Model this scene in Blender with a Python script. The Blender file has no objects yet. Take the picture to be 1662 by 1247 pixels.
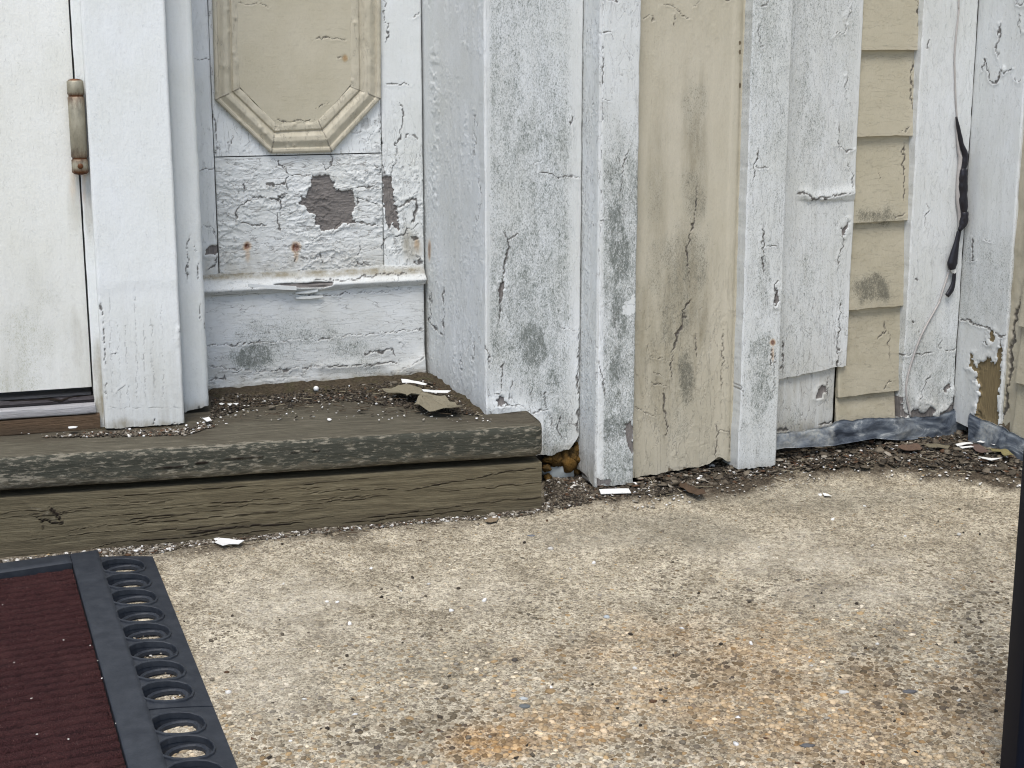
import bpy, math, random
import numpy as np
from math import radians, sin, cos, tan, pi

random.seed(7)
rng = np.random.default_rng(11)

# ------------------------------------------------------------------ camera, world, sun, exposure
scene = bpy.context.scene
F_PX, CX, CY = 2480.0, 831.0, 623.5          # focal length and centre in photograph pixels
PITCH = radians(12.4)
CAM_H = 0.597
cam_data = bpy.data.cameras.new("camera")
cam = bpy.data.objects.new("camera", cam_data)
scene.collection.objects.link(cam)
cam.location = (0, 0, CAM_H)
cam.rotation_euler = (radians(90) - PITCH, 0, 0)
cam_data.sensor_width = 36
cam_data.lens = F_PX / 1662 * 36
cam_data.clip_start = 0.02
cam_data.clip_end = 2000
scene.camera = cam

SUN_EL, SUN_AZ = radians(62), radians(188)    # azimuth measured clockwise from +Y
world = bpy.data.worlds.new("World")
scene.world = world
world.use_nodes = True
wn = world.node_tree
bg = wn.nodes["Background"]
sky = wn.nodes.new("ShaderNodeTexSky")
sky.sky_type = 'NISHITA'
sky.sun_disc = False
sky.sun_elevation = SUN_EL
sky.sun_rotation = SUN_AZ
sky.air_density = 1.0
sky.dust_density = 2.0
sky.ozone_density = 1.0
wn.links.new(sky.outputs[0], bg.inputs[0])
bg.inputs[1].default_value = 0.125
sun_data = bpy.data.lights.new("sun", 'SUN')
sun_data.energy = 1.5
sun_data.angle = radians(26)
sun_data.color = (1.0, 0.97, 0.92)
sun = bpy.data.objects.new("sun", sun_data)
scene.collection.objects.link(sun)
sd = np.array([sin(SUN_AZ) * cos(SUN_EL), cos(SUN_AZ) * cos(SUN_EL), sin(SUN_EL)])
from mathutils import Vector
sun.rotation_euler = Vector(sd).to_track_quat('Z', 'Y').to_euler()
sun.location = (0, 0, 5)
scene.view_settings.view_transform = 'Standard'
scene.view_settings.look = 'None'
scene.view_settings.exposure = 0.70
scene.view_settings.gamma = 1.0
scene.render.filter_size = 1.1
scene.cycles.filter_width = 1.1
scene.view_settings.use_curve_mapping = False

# ------------------------------------------------------------------ projection helpers (photo pixel <-> place)
cp, sp = cos(PITCH), sin(PITCH)

def ray(u, v):
    a = (np.asarray(u, float) - CX) / F_PX
    b = -(np.asarray(v, float) - CY) / F_PX
    return np.stack([a, cp + b * sp, -sp + b * cp], -1)

def proj(P):
    x, y, z = P[..., 0], P[..., 1], P[..., 2] - CAM_H
    d = y * cp - z * sp
    w = y * sp + z * cp
    return CX + F_PX * x / d, CY - F_PX * w / d

def gp(u, v, z=0.0):
    d = ray(u, v)
    t = (z - CAM_H) / d[..., 2]
    return np.stack([d[..., 0] * t, d[..., 1] * t, np.broadcast_to(z, t.shape) if np.ndim(t) else z + 0 * t], -1)

# ------------------------------------------------------------------ noise
def _h(ix, iy, seed):
    n = (ix.astype(np.int64) * 374761393 + iy.astype(np.int64) * 668265263 + seed * 1442695041) & 0x7fffffff
    n = ((n ^ (n >> 13)) * 1274126177) & 0x7fffffff
    n = ((n ^ (n >> 16)) * 2246822519) & 0x7fffffff
    return ((n ^ (n >> 15)) & 0xffffff) / float(0xffffff)

def vnoise(x, y, seed=0):
    x = np.asarray(x, float); y = np.asarray(y, float)
    ix = np.floor(x); iy = np.floor(y)
    fx = x - ix; fy = y - iy
    fx = fx * fx * (3 - 2 * fx); fy = fy * fy * (3 - 2 * fy)
    a = _h(ix, iy, seed); b = _h(ix + 1, iy, seed)
    c = _h(ix, iy + 1, seed); d = _h(ix + 1, iy + 1, seed)
    return (a * (1 - fx) + b * fx) * (1 - fy) + (c * (1 - fx) + d * fx) * fy

def fbm(x, y, o=4, seed=0):
    s = 0; a = 1; t = 0
    for k in range(o):
        s = s + a * vnoise(np.asarray(x) * 2 ** k, np.asarray(y) * 2 ** k, seed + 17 * k); t += a; a *= 0.5
    return s / t

def voro(x, y, seed=0, jit=1.0):
    ix = np.floor(x); iy = np.floor(y)
    f1 = np.full(x.shape, 9.0); f2 = np.full(x.shape, 9.0); cid = np.zeros(x.shape)
    for dx in (-1, 0, 1):
        for dy in (-1, 0, 1):
            jx = ix + dx; jy = iy + dy
            px = jx + .5 + jit * (_h(jx, jy, seed) - .5); py = jy + .5 + jit * (_h(jx, jy, seed + 5) - .5)
            d = np.hypot(px - x, py - y); c = _h(jx, jy, seed + 9)
            m = d < f1
            f2 = np.where(m, f1, np.minimum(f2, d)); cid = np.where(m, c, cid); f1 = np.where(m, d, f1)
    return f1, f2, cid

def sstep(a, b, x):
    t = np.clip((x - a) / (b - a), 0, 1)
    return t * t * (3 - 2 * t)

def line_dist(U, V, pts):
    """distance to a polyline and the running parameter 0..1"""
    best = np.full(U.shape, 1e9); par = np.zeros(U.shape); side = np.zeros(U.shape)
    n = len(pts) - 1
    for i in range(n):
        (x0, y0), (x1, y1) = pts[i], pts[i + 1]
        dx, dy = x1 - x0, y1 - y0
        L = dx * dx + dy * dy + 1e-9
        t = np.clip(((U - x0) * dx + (V - y0) * dy) / L, 0, 1)
        ex, ey = U - x0 - t * dx, V - y0 - t * dy
        d = np.hypot(ex, ey)
        m = d < best
        best = np.where(m, d, best); par = np.where(m, (i + t) / n, par)
        side = np.where(m, np.sign(dx * ey - dy * ex), side)
    return best, par, side

def poly_in(U, V, pts):
    ins = np.zeros(U.shape, bool)
    n = len(pts)
    for i in range(n):
        x0, y0 = pts[i]; x1, y1 = pts[(i + 1) % n]
        if y0 == y1: continue
        c = ((y0 > V) != (y1 > V)) & (U < (x1 - x0) * (V - y0) / (y1 - y0) + x0)
        ins ^= c
    return ins

def poly_sd(U, V, pts):
    d, _, _ = line_dist(U, V, list(pts) + [pts[0]])
    return np.where(poly_in(U, V, pts), -d, d)

# ------------------------------------------------------------------ object helpers
COL = scene.collection
def tag(o, label=None, cat=None, group=None, kind=None):
    if label: o['label'] = label
    if cat: o['category'] = cat
    if group: o['group'] = group
    if kind: o['kind'] = kind
    return o

def thing(name, label, cat, loc=(0, 0, 0), group=None):
    o = bpy.data.objects.new(name, None); COL.objects.link(o)
    o.location = tuple(float(c) for c in loc); o.empty_display_size = .05
    return tag(o, label, cat, group)

def new_mesh(name, V, polys, mat, parent=None, uv=None, attrs=None, colors=None, smooth=True):
    """polys: list of int arrays (n,k)"""
    V = np.asarray(V, float).reshape(-1, 3)
    off = np.zeros(3)
    if parent is not None:
        p = parent; o3 = np.zeros(3)
        while p is not None:
            o3 = o3 + np.array(p.location); p = p.parent
        off = o3
    me = bpy.data.meshes.new(name)
    polys = [np.asarray(p, np.int32) for p in polys if len(p)]
    idx = np.concatenate([p.ravel() for p in polys])
    tot = np.concatenate([np.full(len(p), p.shape[1], np.int32) for p in polys])
    st = np.concatenate([[0], np.cumsum(tot)[:-1]]).astype(np.int32)
    me.vertices.add(len(V)); me.loops.add(len(idx)); me.polygons.add(len(tot))
    me.vertices.foreach_set('co', (V - off).ravel())
    me.loops.foreach_set('vertex_index', idx)
    me.polygons.foreach_set('loop_start', st)
    me.polygons.foreach_set('loop_total', tot)
    me.update(calc_edges=True)
    me.validate()
    me.polygons.foreach_set('use_smooth', np.full(len(me.polygons), smooth))
    if uv is not None:
        lay = me.uv_layers.new(name='surf')
        li = np.empty(len(me.loops), np.int32); me.loops.foreach_get('vertex_index', li)
        lay.data.foreach_set('uv', np.asarray(uv, float)[li].ravel())
    if attrs:
        for k, a in attrs.items():
            at = me.attributes.new(k, 'FLOAT', 'POINT'); at.data.foreach_set('value', np.asarray(a, np.float32).ravel())
    if colors is not None:
        at = me.attributes.new('tint', 'FLOAT_COLOR', 'POINT')
        c = np.ones((len(V), 4), np.float32); c[:, :3] = colors
        at.data.foreach_set('color', c.ravel())
    me.materials.append(mat)
    o = bpy.data.objects.new(name, me); COL.objects.link(o)
    if parent is not None: o.parent = parent
    return o

def grid_quads(nr, nc, base=0, flip=False):
    i = np.arange(nr * nc).reshape(nr, nc) + base
    q = np.stack([i[:-1, :-1], i[:-1, 1:], i[1:, 1:], i[1:, :-1]], -1).reshape(-1, 4)
    return q[:, ::-1] if flip else q

# ------------------------------------------------------------------ materials
class G:
    def __init__(s, name):
        s.m = bpy.data.materials.new(name); s.m.use_nodes = True
        s.t = s.m.node_tree; s.n = s.t.nodes; s.l = s.t.links
        s.b = s.n['Principled BSDF']
    def add(s, ty, **kw):
        n = s.n.new(ty)
        for k, v in kw.items(): setattr(n, k, v)
        return n
    def put(s, sock, v):
        if isinstance(v, bpy.types.NodeSocket): s.l.new(v, sock)
        elif isinstance(v, (tuple, list)):
            sock.default_value = tuple(v) + (1,) if (len(v) == 3 and sock.type == 'RGBA') else tuple(v)
        else: sock.default_value = v
    def math(s, op, a, b=0.0, c=None, clamp=False):
        n = s.add('ShaderNodeMath', operation=op, use_clamp=clamp)
        s.put(n.inputs[0], a); s.put(n.inputs[1], b)
        if c is not None: s.put(n.inputs[2], c)
        return n.outputs[0]
    def attr(s, name, vec=False):
        n = s.add('ShaderNodeAttribute', attribute_name=name)
        return n.outputs['Color'] if vec else n.outputs['Fac']
    def uv(s, sx=1, sy=1):
        n = s.add('ShaderNodeUVMap', uv_map='surf')
        m = s.add('ShaderNodeMapping'); s.l.new(n.outputs[0], m.inputs[0]); m.inputs['Scale'].default_value = (sx, sy, 1)
        return m.outputs[0]
    def obj(s, sx=1, sy=1, sz=1):
        g = s.add('ShaderNodeNewGeometry')
        m = s.add('ShaderNodeMapping'); s.l.new(g.outputs['Position'], m.inputs[0]); m.inputs['Scale'].default_value = (sx, sy, sz)
        return m.outputs[0]
    def noise(s, vec, scale=1, detail=3, rough=.55, dist=0):
        n = s.add('ShaderNodeTexNoise'); s.l.new(vec, n.inputs['Vector'])
        n.inputs['Scale'].default_value = scale; n.inputs['Detail'].default_value = detail
        n.inputs['Roughness'].default_value = rough; n.inputs['Distortion'].default_value = dist
        return n.outputs['Fac']
    def voro(s, vec, scale=1, feature='F1', out='Distance', rand=1):
        n = s.add('ShaderNodeTexVoronoi', feature=feature); s.l.new(vec, n.inputs['Vector'])
        n.inputs['Scale'].default_value = scale; n.inputs['Randomness'].default_value = rand
        return n.outputs[out]
    def mix(s, f, a, b, mode='MIX'):
        n = s.add('ShaderNodeMix', data_type='RGBA', blend_type=mode)
        s.put(n.inputs['Factor'], f); s.put(n.inputs['A'], a); s.put(n.inputs['B'], b)
        return n.outputs['Result']
    def ramp(s, f, stops):
        n = s.add('ShaderNodeValToRGB'); s.put(n.inputs[0], f)
        e = n.color_ramp.elements
        while len(e) < len(stops): e.new(.5)
        for k, (p, c) in enumerate(stops):
            e[k].position = p
            e[k].color = (c, c, c, 1) if not isinstance(c, tuple) else c + (1,)
        return n.outputs[0]
    def step(s, x, lo, hi):
        n = s.add('ShaderNodeMapRange', clamp=True); s.put(n.inputs[0], x)
        s.put(n.inputs[1], lo); s.put(n.inputs[2], hi); n.inputs[3].default_value = 0; n.inputs[4].default_value = 1
        return n.outputs[0]
    def bump(s, h, strength=.5, dist=.001, normal=None):
        n = s.add('ShaderNodeBump'); s.put(n.inputs['Height'], h)
        n.inputs['Strength'].default_value = strength; n.inputs['Distance'].default_value = dist
        if normal is not None: s.l.new(normal, n.inputs['Normal'])
        return n.outputs[0]
    def done(s, col, rough=.6, normal=None, metal=0, spec=.4):
        s.put(s.b.inputs['Base Color'], col); s.put(s.b.inputs['Roughness'], rough)
        s.put(s.b.inputs['Metallic'], metal); s.b.inputs['Specular IOR Level'].default_value = spec
        if normal is not None: s.l.new(normal, s.b.inputs['Normal'])
        return s.m

def paint_mat(name, col, horiz=False, rough=.55, wood=(.175, .160, .15), mcol=(.078, .094, .078), brush=.35, tone=.05, chroma=(.93, .92, .86)):
    g = G(name)
    gx, gy = (26, 420) if horiz else (420, 26)
    grain = g.noise(g.uv(gx, gy), 1, 4, .6)
    cloud = g.noise(g.uv(9, 7), 1, 5, .6)
    fine = g.noise(g.uv(900, 900), 1, 2, .6)
    c = g.mix(g.step(cloud, .3, .75), tuple(k * (1 + tone) for k in col), tuple(k * (1 - tone) * h for k, h in zip(col, chroma)))
    c = g.mix(g.math('MULTIPLY', g.step(grain, .52, .78), .22), c, tuple(k * .72 for k in col))
    grit = g.noise(g.uv(340, 240), 1, 5, .75)
    c = g.mix(g.math('MULTIPLY', g.step(grit, .50, .72), .16), c, tuple(k * .55 for k in col))
    # yellow-grey grime
    dirt = g.attr('dirt')
    dn = g.noise(g.uv(85, 12) if not horiz else g.uv(40, 60), 1, 7, .7)
    dn2 = g.noise(g.uv(260, 120), 1, 4, .7)
    df = g.math('MULTIPLY', dirt, g.math('ADD', g.step(dn, .3, .72), g.math('MULTIPLY', dn2, .5)), clamp=True)
    c = g.mix(df, c, (.27, .235, .16))
    # mildew specks
    mil = g.attr('mildew')
    m1 = g.noise(g.uv(360, 190), 1, 6, .78, 1.2)
    m2 = g.noise(g.uv(900, 420), 1, 3, .7, .8)
    big = g.noise(g.uv(60, 26), 1, 6, .72, .5)
    thr = g.math('SUBTRACT', .715, g.math('MULTIPLY', mil, g.math('ADD', .13, g.math('MULTIPLY', big, .35))))
    f1 = g.step(m1, thr, g.math('ADD', thr, .12))
    f2 = g.step(m2, g.math('SUBTRACT', thr, .01), g.math('ADD', thr, .12))
    mf = g.math('MAXIMUM', f1, g.math('MULTIPLY', f2, .85))
    halo = g.math('MULTIPLY', g.math('MULTIPLY', mil, g.step(big, .2, .7)), .42, clamp=True)
    c = g.mix(halo, c, g.mix(.6, tuple(k * .55 for k in col), (.33, .345, .32)))
    c = g.mix(g.math('MULTIPLY', mf, .84), c, g.mix(g.step(mil, .4, .95), tuple(k * 1.7 for k in mcol), mcol))
    # crazing
    crz = g.attr('craze')
    w = g.noise(g.uv(60, 60), 1, 3, .6)
    cx, cy = (22, 85) if horiz else (75, 20)
    rn = g.noise(g.uv(cx, cy), 1, 4, .6, .6)
    ve = g.math('ABSOLUTE', g.math('SUBTRACT', rn, .5))
    cw = g.math('MULTIPLY', crz, g.math('MULTIPLY', g.step(w, .40, .62), .022))
    cf = g.math('SUBTRACT', 1, g.step(ve, g.math('MULTIPLY', cw, .4), g.math('ADD', cw, .0006)))
    cf = g.math('MULTIPLY', cf, g.step(cw, .001, .006))
    c = g.mix(g.math('MULTIPLY', cf, .62), c, (.14, .13, .12))
    # rust
    ru = g.attr('rust')
    rf = g.math('MULTIPLY', ru, g.math('ADD', .45, dn2), clamp=True)
    c = g.mix(rf, c, g.mix(g.step(ru, .4, .9), (.50, .27, .07), (.15, .05, .018)))
    # cracks cut through the paint
    ck = g.math('MULTIPLY', g.attr('crack'), g.math('ADD', .55, g.math('MULTIPLY', fine, .9)))
    ckf = g.step(ck, .12, .85)
    c = g.mix(g.math('MULTIPLY', ckf, .88), c, (.06, .052, .046))
    # bare wood
    ba = g.math('ADD', g.attr('bare'), g.math('MULTIPLY', g.math('SUBTRACT', g.noise(g.uv(420, 420), 1, 3, .6), .5), .35))
    bf = g.step(ba, .46, .54)
    bx, by = (35, 700) if horiz else (700, 35)
    wg = g.noise(g.uv(bx, by), 1, 5, .65)
    wc2 = g.mix(g.step(wg, .3, .72), tuple(k * .6 for k in wood), tuple(k * 1.5 for k in wood))
    c = g.mix(bf, c, wc2)
    # relief
    h = g.math('MULTIPLY', grain, brush)
    h = g.math('ADD', h, g.math('MULTIPLY', g.noise(g.uv(160, 110), 1, 4, .6), .5))
    h = g.math('ADD', h, g.math('MULTIPLY', grit, .55))
    h = g.math('ADD', h, g.math('MULTIPLY', g.step(ve, 0, g.math('ADD', g.math('MULTIPLY', crz, .035), .001)), .45))
    h = g.math('SUBTRACT', h, g.math('MULTIPLY', bf, 1.6))
    h = g.math('SUBTRACT', h, g.math('MULTIPLY', ckf, 1.2))
    h = g.math('ADD', h, g.math('MULTIPLY', g.math('MULTIPLY', wg, bf), .8))
    nrm = g.bump(h, .75, .0009)
    r = g.math('ADD', rough, g.math('MULTIPLY', g.math('ADD', bf, mf, clamp=True), .3))
    return g.done(c, r, nrm, spec=.35)

def wood_mat(name, lo, mid, hi, lich=(.040, .040, .033), along=(16, 330)):
    g = G(name)
    wv = g.noise(g.uv(5, 14), 1, 3, .5)
    n = g.add('ShaderNodeUVMap', uv_map='surf')
    mp = g.add('ShaderNodeMapping'); g.l.new(n.outputs[0], mp.inputs[0]); mp.inputs['Scale'].default_value = (along[0], along[1], 1)
    vv = g.add('ShaderNodeVectorMath', operation='ADD'); g.l.new(mp.outputs[0], vv.inputs[0])
    cmb = g.add('ShaderNodeCombineXYZ'); g.l.new(g.math('MULTIPLY', wv, 5), cmb.inputs[1]); g.l.new(cmb.outputs[0], vv.inputs[1])
    gr = g.noise(vv.outputs[0], 1, 8, .74)
    gr2 = g.noise(g.uv(26, 1100), 1, 5, .72)
    cloud = g.noise(g.uv(7, 26), 1, 5, .62)
    c = g.ramp(gr, [(.28, lo), (.5, mid), (.74, hi)])
    c = g.mix(g.math('MULTIPLY', g.step(gr2, .48, .66), .6), c, tuple(k * .55 for k in lo))
    c = g.mix(g.math('MULTIPLY', g.step(gr2, .47, .36), .3), c, tuple(k * 1.15 for k in hi))
    c = g.mix(g.math('MULTIPLY', g.step(cloud, .35, .75), .45), c, tuple(a * .8 for a in mid), 'MIX')
    li = g.attr('lichen')
    ln = g.noise(g.uv(38, 110), 1, 9, .76, .3)
    lf = g.step(ln, g.math('SUBTRACT', .80, g.math('MULTIPLY', li, .5)), g.math('SUBTRACT', .90, g.math('MULTIPLY', li, .5)))
    c = g.mix(g.math('MULTIPLY', lf, .85), c, g.mix(g.step(gr2, .3, .7), lich, tuple(k * 2.1 for k in lich)))
    pale = g.attr('pale')
    pn = g.noise(g.uv(70, 240), 1, 6, .7, .3)
    pf = g.step(pn, g.math('SUBTRACT', .78, g.math('MULTIPLY', pale, .42)), g.math('SUBTRACT', .9, g.math('MULTIPLY', pale, .42)))
    c = g.mix(g.math('MULTIPLY', pf, .8), c, (.31, .28, .215))
    c = g.mix(g.math('MULTIPLY', g.attr('dirt'), .85, clamp=True), c, (.060, .048, .034))
    ck = g.step(g.attr('crack'), .12, .8)
    c = g.mix(ck, c, (.022, .016, .012))
    h = g.math('ADD', g.math('MULTIPLY', gr, 1.0), g.math('MULTIPLY', gr2, -.9))
    h = g.math('ADD', h, g.math('MULTIPLY', g.noise(g.uv(300, 420), 1, 4, .7), .55))
    h = g.math('SUBTRACT', h, g.math('MULTIPLY', ck, 2.0))
    return g.done(c, .88, g.bump(h, 1, .0016), spec=.15)

WHITE = (.715, .742, .755)
M = {}
M['white'] = paint_mat('white_paint', WHITE)
M['white_h'] = paint_mat('white_paint_horizontal', WHITE, horiz=True)
M['smooth_white'] = paint_mat('smooth_white_paint', (.76, .785, .785), brush=.08, tone=.02)
M['door_white'] = paint_mat('door_white_paint', (.79, .795, .755), brush=.05, rough=.4, tone=.03, mcol=(.30, .30, .23))
M['beige'] = paint_mat('beige_paint', (.520, .481, .385), mcol=(.115, .112, .085), wood=(.14, .11, .07), brush=.2)
M['beige_h'] = paint_mat('beige_paint_horizontal', (.507, .468, .366), horiz=True, mcol=(.11, .105, .08), brush=.1)
M['tread'] = wood_mat('weathered_tread_wood', (.050, .044, .031), (.120, .108, .078), (.25, .225, .17), lich=(.032, .034, .027))
M['fascia'] = wood_mat('weathered_fascia_wood', (.066, .054, .034), (.155, .131, .082), (.29, .25, .16), along=(9, 190))
M['brown'] = wood_mat('brown_threshold_wood', (.07, .045, .028), (.15, .098, .06), (.22, .15, .095))
M['greywood'] = wood_mat('grey_sill_wood', (.10, .092, .09), (.2, .185, .175), (.33, .31, .29))

M['darkstrip'] = wood_mat('dark_rubber_strip', (.035, .030, .032), (.07, .062, .065), (.16, .15, .155))
M['sill'] = wood_mat('dull_white_sill', (.25, .235, .225), (.46, .45, .45), (.60, .60, .61))
def simple(name, col, rough=.6, metal=0, var=.25, scale=200, bump=.3, dist=.0006, col2=None, spec=.4):
    g = G(name)
    n = g.noise(g.obj(), scale, 5, .65)
    n2 = g.noise(g.obj(), scale * .13, 4, .6)
    c2 = col2 or tuple(k * (1 - var) for k in col)
    c = g.mix(g.step(n2, .35, .68), col, c2)
    c = g.mix(g.math('MULTIPLY', g.step(n, .5, .75), .4), c, tuple(k * (1 - var) for k in col))
    return g.done(c, rough, g.bump(n, bump, dist), metal, spec)

M['rubber'] = simple('black_rubber', (.020, .024, .031), .55, scale=500, var=.35, bump=.3, spec=.3, col2=(.036, .041, .049))
M['post'] = simple('black_enamel', (.003, .005, .012), .6, var=.2, scale=60, bump=.05, spec=.12)
M['tape'] = simple('black_tape', (.014, .013, .018), .38, var=.3, scale=300, bump=.3)
M['foam'] = simple('orange_foam', (.17, .095, .025), .85, var=.8, scale=300, bump=1, dist=.004, col2=(.055, .040, .02), spec=.1)
M['greyfill'] = simple('grey_mortar', (.42, .46, .46), .8, var=.2, scale=150)
M['chip'] = simple('white_flake', (.80, .80, .77), .6, var=.08, scale=120, bump=.2)
M['dark'] = simple('dark_cavity', (.02, .018, .015), .9, var=.3)
M['core'] = simple('light_block_core', (.06, .05, .04), .9, var=.3)  # for the unseen sheets that block light behind the boards
M['cable'] = simple('grey_cable', (.36, .34, .33), .5, var=.3, scale=150, col2=(.48, .45, .42))
def tint_mat(name, rough=.8, scale=700, bump=.5, dist=.0006, spec=.3):
    g = G(name)
    n = g.noise(g.obj(), scale, 3, .6)
    c = g.mix(g.step(n, .35, .7), g.attr('tint', True), g.mix(1.0, g.attr('tint', True), (.72, .71, .70), 'MULTIPLY'))
    return g.done(c, rough, g.bump(n, bump, dist), spec=spec)
M['tint'] = tint_mat('mixed_bits')
M['pebble'] = tint_mat('aggregate_stones', .72, 900, .6)

# lead flashing
g = G('lead_flashing')
n1 = g.noise(g.obj(1, 1, 2.2), 26, 9, .68, 1.0)
n2 = g.noise(g.obj(), 14, 4, .6, .8)
c = g.ramp(n1, [(.34, (.030, .038, .052)), (.47, (.085, .102, .128)), (.58, (.18, .205, .23)), (.68, (.50, .52, .52))])
c = g.mix(g.step(n2, .52, .72), c, g.mix(g.step(g.noise(g.obj(), 260, 3), .4, .7), (.44, .45, .42), (.24, .27, .30)))
M['lead'] = g.done(c, .55, g.bump(g.noise(g.obj(), 160, 5), .3, .0006), .2)
# hinge metal
g = G('tarnished_hinge_metal')
n = g.noise(g.uv(120, 60), 1, 5, .65)
c = g.mix(g.step(n, .35, .7), (.37, .34, .255), (.22, .20, .145))
ru = g.math('ADD', g.attr('rust'), g.math('MULTIPLY', g.math('SUBTRACT', n, .5), .5))
c = g.mix(g.step(ru, .35, .6), c, g.mix(g.step(n, .4, .6), (.16, .055, .015), (.07, .03, .012)))
M['hinge'] = g.done(c, .5, g.bump(n, .4, .0006), .35)
# carpet
g = G('maroon_carpet')
n = g.noise(g.obj(), 700, 3, .7)
n2 = g.noise(g.obj(), 30, 4, .6)
c = g.mix(g.step(n, .35, .72), (.020, .009, .009), (.075, .030, .029))
c = g.mix(g.math('MULTIPLY', g.step(n2, .45, .75), .25), c, (.10, .045, .04))
c = g.mix(g.attr('backing'), c, (.012, .010, .011))  # black backing colour painted into the rib valleys, standing in for their shade
M['carpet'] = g.done(c, .95, g.bump(n, 1, .002), spec=.1)

# ------------------------------------------------------------------ wall frames
class Fr:
    """vertical plane through a plan point, s runs along it, h is proud of it towards the viewer"""
    def __init__(s, A, deg, h=0):
        s.d = np.array([cos(radians(deg)), sin(radians(deg)), 0]); s.n = np.array([s.d[1], -s.d[0], 0])
        s.A = np.array([A[0], A[1], 0.]) + s.n * h
    def pos(s, S, Z, H=0):
        S = np.asarray(S, float)[..., None]; Hh = np.asarray(H, float)[..., None]; Zz = np.asarray(Z, float)[..., None]
        return s.A + S * s.d + Hh * s.n + Zz * np.array([0, 0, 1.])
    def px(s, u, v, h=0):
        d = ray(u, v); O = np.array([0, 0, CAM_H])
        t = ((s.A + s.n * h - O) @ s.n) / (d @ s.n)
        P = O + d * np.asarray(t)[..., None]
        return (P - s.A) @ s.d, P[..., 2]
    def s(s, u, v, h=0): return float(s.px(u, v, h)[0])
    def z(s, u, v, h=0): return float(s.px(u, v, h)[1])
    def off(s, h):
        f = Fr.__new__(Fr); f.d, f.n, f.A = s.d, s.n, s.A + s.n * h; return f

ZT, ZV = 2.3, .70          # boards run on above the picture; fine rows only as far as it shows
RES = .00155

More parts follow.
